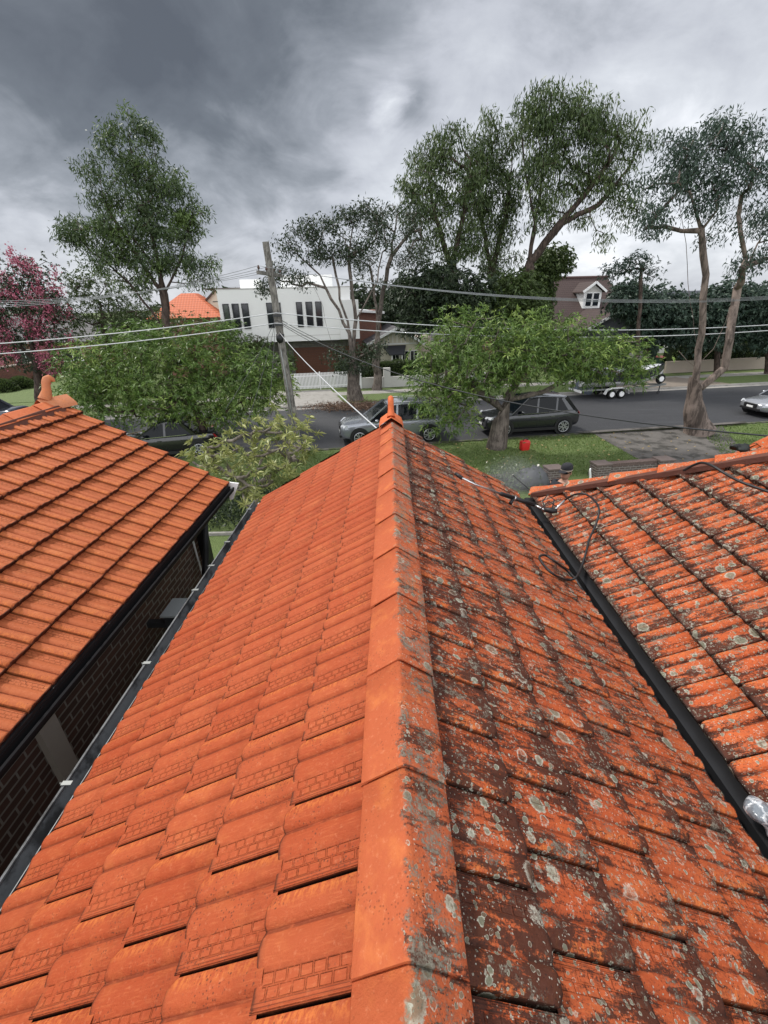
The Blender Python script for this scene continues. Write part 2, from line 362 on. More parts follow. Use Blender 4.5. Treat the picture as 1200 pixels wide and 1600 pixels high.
def nv(v): v = np.array(v, float); return v / (np.linalg.norm(v) + 1e-12)
class MB:
    def __init__(s): s.v = []; s.f = []
    def add(s, vs, fs):
        n = len(s.v); s.v += [tuple(float(q) for q in p) for p in vs]; s.f += [tuple(n + i for i in f) for f in fs]; return s
    def box(s, c, size, rz=0., rx=0., ry=0., taper=1.):
        hx, hy, hz = [q / 2 for q in size]; P = []
        M = Matrix.Rotation(rz, 3, 'Z') @ Matrix.Rotation(ry, 3, 'Y') @ Matrix.Rotation(rx, 3, 'X')
        for z, k in ((-hz, 1), (hz, taper)):
            for x, y in ((-hx, -hy), (hx, -hy), (hx, hy), (-hx, hy)):
                q = M @ Vector((x * k, y * k, z)); P.append((q[0] + c[0], q[1] + c[1], q[2] + c[2]))
        return s.add(P, [(3, 2, 1, 0), (4, 5, 6, 7), (0, 1, 5, 4), (1, 2, 6, 5), (2, 3, 7, 6), (3, 0, 4, 7)])
    def box2(s, a, b): return s.box([(a[i] + b[i]) / 2 for i in range(3)], [abs(b[i] - a[i]) for i in range(3)])
    def bar(s, a, b, wd, hg, up=(0, 0, 1)):
        a = np.array(a, float); b = np.array(b, float); d = nv(b - a); sd = nv(np.cross(d, up)); u2 = np.cross(sd, d)
        P = [p + sd * i * wd / 2 + u2 * j * hg / 2 for p in (a, b) for i, j in ((-1, -1), (1, -1), (1, 1), (-1, 1))]
        return s.add(P, [(3, 2, 1, 0), (4, 5, 6, 7), (0, 1, 5, 4), (1, 2, 6, 5), (2, 3, 7, 6), (3, 0, 4, 7)])
    def tube(s, pts, r, n=8, cap=True):
        pts = [np.array(p, float) for p in pts]; rs = r if isinstance(r, (list, tuple, np.ndarray)) else [r] * len(pts)
        ref = None; P = []
        for i, p in enumerate(pts):
            d = nv(pts[min(i + 1, len(pts) - 1)] - pts[max(i - 1, 0)])
            if ref is None: ref = nv(np.cross(d, (0, 0, 1) if abs(d[2]) < .9 else (1, 0, 0)))
            ref = nv(ref - d * (ref @ d)); b2 = np.cross(d, ref)
            for k in range(n):
                a = 2 * math.pi * k / n; P.append(p + rs[i] * (math.cos(a) * ref + math.sin(a) * b2))
        Fs = []
        for i in range(len(pts) - 1):
            for k in range(n):
                k2 = (k + 1) % n; Fs.append((i * n + k, i * n + k2, (i + 1) * n + k2, (i + 1) * n + k))
        if cap: Fs.append(tuple(range(n))[::-1]); Fs.append(tuple(range((len(pts) - 1) * n, len(pts) * n)))
        return s.add(P, Fs)
    def prism(s, outline, a, b, place):
        """outline 2-D points; place(p, t) -> 3-D for t=a,b"""
        n = len(outline); P = [place(p, a) for p in outline] + [place(p, b) for p in outline]
        Fs = [tuple(range(n))[::-1], tuple(range(n, 2 * n))] + [(i, (i + 1) % n, n + (i + 1) % n, n + i) for i in range(n)]
        return s.add(P, Fs)
    def loft(s, rings, closed=True, caps=True):
        n = len(rings[0]); P = [q for r_ in rings for q in r_]; Fs = []
        for i in range(len(rings) - 1):
            for k in range(n if closed else n - 1):
                k2 = (k + 1) % n; Fs.append((i * n + k, i * n + k2, (i + 1) * n + k2, (i + 1) * n + k))
        if caps: Fs.append(tuple(range(n))[::-1]); Fs.append(tuple(range((len(rings) - 1) * n, len(rings) * n)))
        return s.add(P, Fs)
    def lathe(s, prof, c=(0, 0, 0), n=16, axis='z'):
        rings = []
        for r_, h in prof:
            ring = []
            for k in range(n):
                a = 2 * math.pi * k / n; x, y = r_ * math.cos(a), r_ * math.sin(a)
                ring.append({'z': (c[0] + x, c[1] + y, c[2] + h), 'y': (c[0] + x, c[1] + h, c[2] + y), 'x': (c[0] + h, c[1] + x, c[2] + y)}[axis])
            rings.append(ring)
        return s.loft(rings)
    def blob(s, c, r3, seed=0, amp=.15, nu=12, nvv=8):
        rn = random.Random(seed); ph = [rn.uniform(0, 6) for _ in range(6)]; rings = []
        for j in range(1, nvv):
            th = math.pi * j / nvv; ring = []
            for i in range(nu):
                a = 2 * math.pi * i / nu
                k = 1 + amp * (math.sin(2 * a + ph[0]) * math.sin(2 * th + ph[1]) + .6 * math.sin(3 * a + ph[2] + 2 * th) + .4 * math.sin(5 * a + ph[3] + 3 * th))
                ring.append((c[0] + r3[0] * k * math.sin(th) * math.cos(a), c[1] + r3[1] * k * math.sin(th) * math.sin(a), c[2] + r3[2] * k * math.cos(th)))
            rings.append(ring)
        return s.loft(rings)
    def build(s, name, m, parent=None, smooth=False, world=False, bevel=0., sub=0, auto=None):
        me = bpy.data.meshes.new(name); me.from_pydata(s.v, [], s.f); me.update()
        import bmesh
        bm = bmesh.new(); bm.from_mesh(me); bmesh.ops.recalc_face_normals(bm, faces=bm.faces)
        bm.to_mesh(me); bm.free()
        if smooth: me.polygons.foreach_set('use_smooth', [True] * len(me.polygons))
        if auto is not None and smooth: me.set_sharp_from_angle(angle=R(auto))
        o = link(name, me, m, parent, world)
        if bevel:
            b = o.modifiers.new('bevel', 'BEVEL'); b.width = bevel; b.segments = 2; b.limit_method = 'ANGLE'
        if sub: b = o.modifiers.new('sub', 'SUBSURF'); b.levels = sub; b.render_levels = sub
        return o
# ================================================================== GROUND
g_lawn = bpy.data.materials.new('lawn'); g_lawn.use_nodes = True; t = NT(g_lawn.node_tree); b = g_lawn.node_tree.nodes['Principled BSDF']
tc = t.new('ShaderNodeTexCoord').outputs['Object']
c = t.mix(t.noise(tc, 1.2, 5), (.11, .16, .040), (.16, .205, .062))
c = t.mix(t.smooth(t.noise(tc, 30, 5, .75), .42, .62), c, (.035, .065, .012))
c = t.mix(t.math('MULTIPLY', t.smooth(t.noise(tc, 3.5, 6, .7), .58, .7), .5), c, (.14, .13, .06))
lf = t.voro(tc, 3.2); c = t.mix(t.smooth(lf.outputs['Distance'], .075, .05), c, (.30, .24, .13))
t.put(b.inputs['Base Color'], c); b.inputs['Roughness'].default_value = .9
t.put(b.inputs['Normal'], t.bump(t.noise(tc, 60, 4, .8), .8, .03)); MATS['lawn'] = g_lawn

m_asph = bpy.data.materials.new('asphalt'); m_asph.use_nodes = True; t = NT(m_asph.node_tree); b = m_asph.node_tree.nodes['Principled BSDF']
tc = t.new('ShaderNodeTexCoord').outputs['Object']
c = t.mix(t.noise(tc, .45, 5, .6), (.026, .027, .029), (.043, .044, .048))
c = t.mix(t.smooth(t.noise(t.mapping(tc, (.25, 2.5, 1)), 1., 6, .7), .5, .7), c, (.052, .053, .057))
c = t.mix(t.smooth(t.noise(tc, 80, 2, .8), .5, .7), c, (.085, .085, .09))
t.put(b.inputs['Base Color'], c); b.inputs['Roughness'].default_value = .72; b.inputs['Specular IOR Level'].default_value = .35
t.put(b.inputs['Normal'], t.bump(t.noise(tc, 120, 3, .8), .5, .01))
m_conc = mat('concrete', (.30, .285, .26), .85, .3, var=.2, vscale=2, bump=.3, col2=(.20, .19, .17), c2lo=.5, c2hi=.7)
m_drive = mat('old_drive', (.12, .11, .10), .85, .3, var=.25, vscale=2, bump=.4, col2=(.045, .042, .036), c2scale=1.5, c2lo=.45, c2hi=.62)
m_white = mat('white_render', (.82, .82, .80), .8, .2, var=.03, vscale=1)
m_offw = mat('grey_render', (.50, .49, .46), .85, .2, var=.06, vscale=1.5)
m_cream = mat('cream_render', (.62, .58, .47), .85, .2, var=.06, vscale=1.5)
m_wtrim = mat('white_paint', (.78, .78, .77), .5, .4, var=.03)
m_glass = mat('window_glass', (.012, .015, .02), .08, .8, var=.3, vscale=.6)
m_black = mat('black_plastic', (.012, .012, .013), .5, .4)
m_dark = mat('dark_metal', (.030, .031, .034), .45, .5, var=.2)

def sheet(name, pts, z, m, kind='structure', zt=None):
    mb = MB(); mb.add([(p[0], p[1], z) for p in pts], [tuple(range(len(pts)))])
    o = mb.build(name, m); tag(o, kind=kind); return o
N_ = 60
xs = np.linspace(-420, 420, N_); ys = np.linspace(-60, 900, N_); V = []
for yy in ys:
    for xx in xs: V.append((xx, yy, 0.0))
Fq = [(j * N_ + i, j * N_ + i + 1, (j + 1) * N_ + i + 1, (j + 1) * N_ + i) for j in range(N_ - 1) for i in range(N_ - 1)]
o = link('ground', mesh_np('ground', V, Fq), g_lawn); tag(o, kind='structure')
RW = 8.95
o = sheet('road', [SP(-90, 0.), SP(110, 0.), SP(110, RW), SP(-90, RW)], .004, m_asph)
def strip(name, u0, u1, v0, v1, z, m, h=None):
    mb = MB(); P = [SP(u0, v0), SP(u1, v0), SP(u1, v1), SP(u0, v1)]
    lo = [(p[0], p[1], -.05) for p in P]; hi = [(p[0], p[1], z) for p in P]
    mb.add(lo + hi, [(3, 2, 1, 0), (4, 5, 6, 7), (0, 1, 5, 4), (1, 2, 6, 5), (2, 3, 7, 6), (3, 0, 4, 7)])
    o = mb.build(name, m); tag(o, kind='structure'); return o
strip('kerb', -90, 110, -.16, 0., .05, mat('worn_kerb', (.12, .115, .10), .9, .2, var=.3, vscale=1.5, col2=(.06, .075, .03), c2lo=.4, c2hi=.55))
strip('kerb', -90, 110, RW, RW + .22, .12, m_conc)
strip('gutter_pan', -90, 110, RW - .42, RW - .003, .012, m_conc)
strip('verge', -90, 110, RW + .222, 12.0, .10, g_lawn)
strip('footpath', -90, 110, 12.003, 13.2, .108, m_conc)
strip('verge', -90, 110, 13.203, 15.0, .10, g_lawn)
strip('lawn', -90, 110, 15.003, 60, .13, g_lawn)
# driveway of the garage opposite, and our neighbour's tarred driveway on this side
sheet('driveway', [SP(-6.4, RW + .1), SP(-1.6, RW + .1), SP(-2.4, 14.4), SP(-6.3, 14.4)], .134, m_conc)
sheet('driveway', [SP(17.5, RW + .1), SP(25.5, RW + .1), SP(24.0, 12.6), SP(17.5, 12.6)], .130, mat('path_gravel', (.20, .17, .14), .9, .2, var=.25, vscale=4, bump=.4))
a, b_ = onz(925, 677, 0), onz(1085, 667, 0); c_, d_ = onz(1015, 728, 0), onz(1130, 712, 0)
ex1 = c_ + (c_ - a) * .9; ex2 = d_ + (d_ - b_) * .8
sheet('driveway', [a + (a - c_) * .04, b_ + (b_ - d_) * .04 + np.array([1.6, .45, 0]), ex2 + np.array([.5, 0, 0]), ex1], .012, m_drive)
o = sheet('driveway', [SP(9.2, -.3), SP(17.6, -.3), SP(17.9, -.002), SP(8.9, -.002)], .114, m_drive)

# ================================================================== TILED ROOFS
U = np.array([0, .014, .028, .034, .040, .046, .052, .06, .066, .072, .09, .16, .24, .32, .36, .40, .44, .48, .52, .56, .60, .635, .66, .68, .70, .715, .73, .75, .79, .84, .89, .93, .96, .978, .988, .994, .999])
def prof(u):
    return np.interp(u, [0, .028, .038, .046, .052, .060, .066, .072, .09, .12, .24, .34, .40, .46, .52, .57, .61, .645, .668, .69, .71, .735, .77, .84, .90, .95, .975, .988, .999],
                     [-.012, -.010, .0085, .0095, .0080, .0095, .0095, .0078, .0088, .0080, .0085, .0100, .0130, .0155, .0165, .0155, .0135, .0105, .0080, .0100, .0140, .0170, .0192, .0200, .0188, .0165, .0145, .0130, -.012])
VV = np.array([0, .15, .3, .45, .6, .72, .82, .88, .92, .945, .965, .982, .994, 1.0, 1.0])
def tiled_slope(name, O, D, A, g, wd, nc, a0, a1, phase, m, parent, s0=0., clip=None, seed=1, smax=None, lift=.015, jit=1., stag=.5, c0=0, amp=1.3):
    rs = np.random.RandomState(seed); O = np.array(O, float); D = np.array(D, float); A = np.array(A, float)
    N = np.cross(D, A);  N = N if N[2] > 0 else -N
    nu, nvv = len(U), len(VV); P = []; UV = []; CL = []; FQ = []; base = 0
    iu, iv = np.meshgrid(np.arange(nu), np.arange(nvv), indexing='ij')
    u = U[iu]; v = VV[iv]; h = prof(u) * amp
    q = (np.arange(nu - 1)[:, None] * nvv + np.arange(nvv - 1)[None, :]).ravel()
    quads = np.stack([q, q + 1, q + nvv + 1, q + nvv], 1)
    roll = np.clip((h / amp - .008) / .010, 0, 1)
    cd = np.minimum((1 - u) / .10, 1.).clip(0, 1)          # the lap roll has one rounded corner at the joint
    edge = 1 - .055 * np.sqrt(np.clip(1 - cd, 0, 1)) * (u > .5) - 0 * u
    endr = np.where(u > .66, .35 + .65 * np.sqrt(np.clip(1 - ((v - edge + .06) / .07).clip(0, 1) ** 2, 0, 1)), .80 + .20 * np.sqrt(np.clip(1 - ((v - .97) / .035).clip(0, 1) ** 2, 0, 1)))
    endr = np.where(h < 0, 1., endr)
    for c in range(c0, nc):
        ph = phase + (c % 2) * stag * wd
        i0 = int(math.floor((a0 - ph) / wd)) - 1; i1 = int(math.ceil((a1 - ph) / wd)) + 1
        for i in range(i0, i1):
            r = rs.rand(8); js = (r[0] - .5) * .006 * jit; ja = (r[1] - .5) * .004 * jit; jn = (r[2] - .5) * .003 * jit; tw = (r[3] - .5) * .02 * jit; tl = (r[4] - .5) * .005 * jit
            s = s0 + (c + v) * g + js * 1. + .0035 * roll * (v > .9) + tw * (u - .5) * wd
            s = np.where(v < .05, s - .02, s)
            a = ph + (i + u) * wd + ja - tw * (v - .5) * g * .3
            hh = h * endr
            n = lift * v + hh + jn + tl * v
            n[:, -1] = lift * 1. - max(.024, lift * 1.1) + jn          # the butt drops to the course below
            n = n - lift * .5 - .010
            if smax is not None: s = np.minimum(s, smax)
            lo = np.full_like(s, a0); hi = np.full_like(s, a1)
            if clip is not None: lo2, hi2 = clip(s); lo = np.maximum(lo, lo2); hi = np.minimum(hi, hi2)
            if (a.max() < lo.min()) or (a.min() > hi.max()): continue
            a = np.clip(a, lo, hi)
            pts = O + s[..., None] * D + a[..., None] * A + n[..., None] * N
            P.append(pts.reshape(-1, 3)); UV.append(np.stack([u.ravel(), v.ravel()], 1))
            CL.append(np.tile(r[5:8], (nu * nvv, 1))); FQ.append(quads + base); base += nu * nvv
    P = np.concatenate(P); UV = np.concatenate(UV); CL = np.concatenate(CL); FQ = np.concatenate(FQ)
    # drop squashed faces beyond the edge
    e1 = P[FQ[:, 1]] - P[FQ[:, 0]]; e2 = P[FQ[:, 3]] - P[FQ[:, 0]]; e3 = P[FQ[:, 2]] - P[FQ[:, 1]]; e4 = P[FQ[:, 2]] - P[FQ[:, 3]]
    ar = np.linalg.norm(np.cross(e1, e2), axis=1) + np.linalg.norm(np.cross(e3, e4), axis=1)
    FQ = FQ[ar > 1e-9]
    if np.dot(np.cross(P[FQ[5, 1]] - P[FQ[5, 0]], P[FQ[5, 3]] - P[FQ[5, 0]]), N) < 0: FQ = FQ[:, ::-1]
    me = mesh_np(name, P, FQ, True, UV, CL); me.set_sharp_from_angle(angle=R(38))
    return link(name, me, m, parent, world=True)

def cap_row(name, P0, P1, n, m, parent, wd=.125, hd=.078, up=(0, 0, 1), seed=3, flip=False, lap=.03, apex=.02, jit=1., lip=1.):
    """row of angular ridge caps from P0 to P1; each starts (wide end) nearer P0 and laps over the one before"""
    rn = random.Random(seed); P0 = np.array(P0, float); P1 = np.array(P1, float); d = (P1 - P0); L = np.linalg.norm(d) / n; d = nv(d)
    sd = nv(np.cross(d, up)); up = np.cross(sd, d); mb = MB()
    base = [(-1., 0.), (-.99, .04), (-.80, .22), (-.45, .56), (-.12, .885), (-.04, .955), (.04, .955), (.12, .885), (.45, .56), (.80, .22), (.99, .04), (1., 0.)]
    for i in range(n):
        st = P0 + d * L * i; k = 1 + rn.uniform(-.02, .02) * jit; yaw = rn.uniform(-.010, .010) * jit; rl = rn.uniform(-.02, .02) * jit; rings = []
        secs = [(0., 1.0 + .008 * lip, .001 * lip, -.003), (0.002, 1. + .014 * lip, .006 * lip, .0), (.03, 1. + .014 * lip, .006 * lip, 0), (L * .5, 1.005, .003, 0), (L + lap, .99, -.004, 0)]
        for s_, kk, rise, inn in secs:
            ring = []
            for (a_, h_) in base:
                x_ = a_ * wd * kk * k + inn * -np.sign(a_) * 1.; z_ = (h_ - 1) * hd * kk + apex + rise + inn * .9 + rl * a_ * .1
                ring.append(st + d * s_ + sd * (x_ + yaw * s_) + up * z_)
            rings.append(ring)
        mb.loft(rings, closed=False, caps=False)
    o = mb.build(name, m, parent, smooth=True, world=True, auto=40)
    sub = o.modifiers.new('thickness', 'SOLIDIFY'); sub.thickness = .014; sub.offset = -1
    return o

def finial(name, P, m, parent, d=(0, 1, 0), h=.30):
    """scroll shaped ridge-end horn: a flat blade that rises and curls outwards (towards -d at the tip)"""
    P = np.array(P, float); d = nv(d); sd = nv(np.cross(d, (0, 0, 1))); up = np.array([0, 0, 1.]); mb = MB()
    # saddle
    mb.loft([[P + d * s_ * .17 + sd * a_ * wd_ + up * (z_ - .01) for a_, z_ in ((-1, -.085), (-.9, -.05), (-.35, .0), (0, .03), (.35, .0), (.9, -.05), (1, -.085))] for s_, wd_ in ((-1, .13), (0, .135), (1, .13))], closed=False, caps=False)
    cl = [(.105, .0, .085), (.065, .06, .072), (.04, .11, .058), (.03, .16, .052), (.02, .20, .054), (-.005, .235, .056), (-.042, .248, .046), (-.072, .230, .033), (-.076, .205, .020)]
    sc = h / .28; rings = []
    pts = [P + d * a_ * sc + up * z_ * sc for a_, z_, r_ in cl]
    for i, (a_, z_, r_) in enumerate(cl):
        tdir = nv(pts[min(i + 1, len(pts) - 1)] - pts[max(i - 1, 0)]); nn = np.cross(sd, tdir); ring = []
        th = .032 + .014 * max(0, 1 - z_ / .1)
        for k in range(12):
            a2 = 2 * math.pi * k / 12; ring.append(pts[i] + nn * math.cos(a2) * r_ * sc + sd * math.sin(a2) * th)
        rings.append(ring)
    mb.loft(rings)
    return mb.build(name, m, parent, smooth=True, world=True, auto=50)

TA = math.tan(R(30.5)); CA, SA = math.cos(R(30.5)), math.sin(R(30.5))
m_clean = terracotta('tile_clean', 1., tint=(.385, .070, .023), orange=(.47, .135, .042), ledge=.55, buttk=.75)
m_neigh = terracotta('tile_neighbour', 1., tint=(.44, .118, .044), speck=1., orange=(.58, .21, .075), slitk=.5, buttk=1., ledge=.55)
m_lich = terracotta('tile_lichen', 0., tint=(.45, .088, .028), top_grime=.06, buttk=.6, slitk=.7, ledge=.85, orange=(.55, .15, .04), gshift=.058)
m_wing = terracotta('tile_wing', 0., tint=(.50, .098, .028), lichen=1.25, gshift=.035, ugrime=.10, buttk=1., ledge=.8, orange=(.56, .16, .045))
m_cap = terracotta('cap_ridge', 0., tint=(.46, .108, .042), cap=True, lichen=1.1, speck=.7)
m_capn = terracotta('cap_neighbour', 1., tint=(.56, .15, .06), waffle=False)
m_caph = terracotta('cap_hip', 0., tint=(.52, .115, .036), gshift=.02, waffle=False)
m_fin = terracotta('finial_clay', 1., tint=(.62, .15, .055), waffle=False)
m_finn = terracotta('finial_clay_pale', 1., tint=(.55, .22, .11), waffle=False)
m_mort = mat('mortar', (.115, .048, .034), .9, .2, var=.3, vscale=20, bump=.6, bscale=90)
m_gutter = mat('gutter_grey', (.125, .13, .135), .45, .5, var=.25, vscale=6, col2=(.035, .035, .036), c2scale=5)
m_clip = mat('galvanised', (.20, .21, .20), .5, .4, metal=.2, var=.2)
m_brick = brickmat('dark_brick', (.105, .046, .031), (.060, .029, .021), (.25, .22, .19), bw=.20, bh=.066, ms=.09)
m_brick2 = brickmat('red_brick', (.22, .085, .055), (.15, .06, .04), (.28, .25, .22), axis='xyz')

# ---------------- our house
house = thing('house', 'near house with long orange tiled ridge, one slope washed clean, the other spotted with lichen', 'house', (0, 0, 0))
YF = 4.92
tiled_slope('clean_roof_slope', (-.0835 + .2465 * 1, 0, 4.678 + .2465 * TA), (-CA, 0, -SA), (0, 1, 0), .2465 / CA, .223, 7, -2.2, YF, .498, m_clean, house, seed=11, smax=1.62 / CA + .19, c0=1, lift=.012, amp=1.4, jit=.7)
tiled_slope('lichen_roof_slope', (.0835 - .2465 * 1 + .03, 0, 4.678 + .2465 * TA - .03 * TA), (CA, 0, -SA), (0, -1, 0), .2465 / CA, .223, 7, -YF, 2.2, -.52, m_lich, house, seed=12, smax=(1.50 + .13) / CA, c0=1, lift=.016, amp=1.25)
house['note'] = ''
del house['note']
nb = 18
cap_row('ridge_capping', (.02, YF - .03 - .408 * nb, 4.752), (.02, YF - .03, 4.752), nb, m_cap, house, wd=.122, hd=.086)
finial('finial', (.012, YF - .05, 4.80), m_fin, house, d=(0, -1, 0), h=.205)
mb = MB()   # bedding under the ridge
mb.prism([(-.105, -.055), (.145, -.055), (.08, -.01), (-.04, -.01)], -2.2, YF - .02, lambda p, q: (p[0], q, 4.70 + p[1])); mb.build('ridge_bedding', m_mort, house, world=True)
mb = MB(); mb.prism([(0, 4.69), (-1.585, 4.69 - 1.585 * TA), (-1.585, 4.66 - 1.585 * TA), (0, 4.66), (1.46, 4.66 - 1.46 * TA), (1.46, 4.69 - 1.46 * TA)], -2.2, YF - .04, lambda p, q: (p[0], q, p[1])); mb.build('light_block_deck', m_black, house, world=True)  # unseen black deck added under the tiles to stop light leaking through
mb = MB(); mb.box2((-1.572, -2.2, 3.60), (-1.55, YF - .03, 3.745)); mb.build('fascia', m_dark, house, world=True)
# gable wall, barge boards, eaves wall
wb = MB()
wb.add([(-1.15, 4.55, 0), (1.25, 4.55, 0), (1.25, 4.55, 3.85), (.0, 4.55, 4.6), (-1.15, 4.55, 3.9), (-1.15, -3, 0), (1.25, -3, 0), (1.25, -3, 3.85), (0, -3, 4.6), (-1.15, -3, 3.9)],
       [(0, 1, 2, 3, 4), (9, 8, 7, 6, 5), (0, 4, 9, 5), (1, 6, 7, 2)])
wb.build('wall', m_brick2, house, world=True)
bb = MB(); bb.bar((.01, YF + .0, 4.62), (-1.6, YF, 4.62 - 1.61 * TA), .025, .16); bb.bar((.01, YF, 4.62), (1.5, YF, 4.62 - 1.49 * TA), .025, .16)
bb.build('barge_board', m_wtrim, house, world=True)
def gutter_run(name, x, z, y0, y1, sgn, m, parent, clips=(), wd=.115, dp=.085):
    """open quad gutter; sgn = +1 when its outer lip lies towards +x"""
    pr = [(0, 0.02), (0, -dp), (sgn * wd * .75, -dp), (sgn * wd, -dp * .35), (sgn * wd, .0), (sgn * (wd - .014), .004), (sgn * (wd - .014), -.006), (sgn * (wd - .004), -dp * .3), (sgn * (wd * .72), -dp + .004), (sgn * .004, -dp + .004), (sgn * .004, .02)]
    g_ = MB().prism(pr, y0, y1, lambda p, q: (x + p[0], q, z + p[1])).build(name, m, parent, world=True)
    for yc in clips:
        cb = MB(); cb.bar((x + sgn * (wd * .55), yc, z + .010), (x + sgn * (wd + .004), yc, z + .008), .022, .003); cb.bar((x + sgn * (wd + .003), yc, z + .009), (x + sgn * (wd + .003), yc, z - .03), .024, .003, up=(0, 1, 0))
        co = cb.build('gutter_clip', m_clip, None)
        co.parent = g_
    return g_
cl = [float(onz(px_, py_, 3.80)[1]) for px_, py_ in ((137, 1223), (252, 1035), (323, 921), (347, 883), (369, 846), (404, 795))]
gutter_run('gutter', -1.575, 3.79, -2., YF - .01, -1, m_gutter, house, cl, wd=.105)
# valley box gutter between this slope and the wing
bk_ = MB(); bk_.box2((1.55, -2., 3.74), (1.70, 4.72, 3.845)); bk_.build('valley_shade_box', m_black, house, world=True)  # black box stands for the shade in the gap under the wing tiles
vb = MB(); vb.prism([(1.36, 3.865), (1.40, 3.80), (1.50, 3.775), (1.60, 3.80), (1.68, 3.87), (1.67, 3.86), (1.60, 3.785), (1.5, 3.765), (1.40, 3.785)], -2., 4.75, lambda p, q: (p[0], q, p[1]))
for k in range(1): vb.tube([(1.425, -2, 3.845), (1.425, 4.7, 3.845)], .008, 6)
vb.build('valley_gutter', mat('valley_metal', (.040, .041, .043), .55, .3, var=.3, vscale=5, col2=(.012, .010, .009), c2scale=6, c2lo=.4, c2hi=.65), house, world=True)
# the wing beyond the valley, hipped at its far end
WX, WZ = 1.62, 3.865
Lw = 9
wo = np.array([WX, 0, WZ]) - np.array([-CA, 0, -SA]) * (.286 * Lw) 
def hipclip(s):
    x = WX + (.286 * Lw - s) * CA
    hi = 4.72 - (x - WX) * .88
    return np.full_like(s, -3.), hi
tiled_slope('wing_roof_slope', wo, (-CA, 0, -SA), (0, 1, 0), .286, .222, Lw, -2.2, 5.0, .09, m_wing, house, clip=hipclip, seed=21, smax=.286 * Lw + .012, lift=.045, amp=2.0)
hx = 2.1; hA = np.array([WX + .02, 4.74, WZ + .035]); hB = hA + np.array([hx, -hx * .88, hx * TA])
cap_row('hip_capping', hA - (hB - hA) * .0, hB, 7, m_caph, house, wd=.105, hd=.055, seed=8, apex=.050, jit=3., lip=3.2)
mb = MB(); dirh = nv(hB - hA); sh = nv(np.cross(dirh, (0, 0, 1)))
mb.loft([[p + sh * a_ + np.array([0, 0, z_]) for a_, z_ in ((.115, -.03), (.112, .018), (.05, .03), (-.05, .03), (-.12, -.03))] for p in (hA + dirh * .03, hB)])
mb.build('hip_bedding', m_mort, house, world=True)
# street side of the hip (seen only from elsewhere): plain tiled slope
n2_ = nv((0, 1, .0)); 
fx = MB(); fx.add([hA + [0, .0, -.05], hA + [4.2, 0, -.05], hB + [.1, 0, -.03], hB + [0, 0, -.03]], [(0, 1, 2, 3)]); fx.build('front_roof_slope', m_wing, house, world=True)
# a second, higher roof of the wing further right
A1 = np.array(onplane(1118, 726, [-TA, 0, 1], WZ - TA * WX)); 
r2 = thing
P_a, P_b = ony(1128, 727, 4.35), ony(1230, 672, 4.35)
mb = MB()
sl2 = (P_b - P_a); sl2n = nv(sl2)
ang2 = math.atan2(sl2[2], sl2[0])
tiled_slope('rear_roof_slope', P_b + sl2n * .7 + np.array([0, -.0, .0]), -sl2n, (0, 1, 0), .286, .222, 6, -.9, .0, .05, m_wing, house, seed=31, lift=.045, amp=2.0)
cap_row('verge_capping', P_a + np.array([0, .02, .0]), P_b + sl2 * .4, 5, m_caph, house, wd=.09, hd=.05, seed=4, apex=.03, jit=2)
# walls under the wing
wb = MB(); wb.box2((1.9, -3, 0), (6.5, 4.2, 3.7)); wb.build('wing_wall', m_brick2, house, world=True)

# ---------------- neighbour's house
nh = thing('house', "neighbour's dark brick house on the left with bright orange tiled roof and clay finial", 'house', (-4, 0, 0))
NX, NZ = -2.00, 3.965; gn = .2185
no = np.array([NX, 0, NZ]) + np.array([-CA, 0, SA]) * (gn / CA * 8)
tiled_slope('roof_slope', no, (CA, 0, -SA), (0, -1, 0), gn / CA, .190, 8, -5.04, 2.5, .03, m_neigh, nh, seed=41, smax=gn / CA * 8 + .03, lift=.042, jit=1.5, stag=0., amp=1.75)
rx, rz_ = NX - gn * 8, NZ + gn * 8 * TA
tiled_slope('rear_roof_slope', (rx, 0, rz_), (-CA, 0, -SA), (0, 1, 0), gn / CA, .205, 8, -2.5, 5.04, .03, m_neigh, nh, seed=42, smax=gn / CA * 8 + .03, lift=.036, stag=0.)
cap_row('ridge_capping', (rx, 5.04 - .40 * 18, rz_ + .03), (rx, 5.04, rz_ + .03), 18, m_capn, nh, wd=.12, hd=.075, seed=9)
mb = MB(); mb.prism([(-.155, -.13), (.155, -.13), (.10, -.03), (-.10, -.03)], -2.5, 5.0, lambda p, q: (rx + p[0], q, rz_ + .03 + p[1])); mb.build('ridge_bedding', m_mort, nh, world=True)
finial('finial', (rx, 4.95, rz_ + .06), m_finn, nh, d=(-.35, -1, 0), h=.24)
gutter_run('gutter', NX + .025, NZ - .035, -2.5, 5.0, 1, mat('gutter_black', (.008, .008, .009), .8, .15), nh, wd=.050, dp=.05)
mb = MB(); mb.box2((NX - .02, -2.5, NZ - .10), (NX + .02, 4.98, NZ + .0)); mb.build('fascia', m_black, nh, world=True)
mb = MB(); mb.box2((NX - .40, -2.5, NZ - .12), (NX - .025, 4.9, NZ - .105)); mb.build('soffit', m_dark, nh, world=True)
mb = MB(); mb.add([(NX + .04, 5.055, NZ - .16), (NX - .30, 5.055, NZ - .16), (NX - .06, 5.055, NZ + .03), (NX + .04, 5.055, NZ)], [(0, 1, 2, 3)]);
mb.prism([(NX + .13, NZ - .10), (NX + .13, NZ - .015), (NX + .02, NZ + .0), (NX - .32, NZ + .17), (NX - .32, NZ + .04), (NX - .02, NZ - .10)], 5.03, 5.05, lambda p, q: (p[0], q, p[1]))
mb = MB(); mb.prism([(NX - .0, NZ + .02), (NX + .125, NZ - .0), (NX + .02, NZ - .21), (NX - .02, NZ - .21)], 5.03, 5.055, lambda p, q: (p[0], q, p[1]))
mb.build('eave_box_end', m_wtrim, nh, world=True)
WN = -2.42
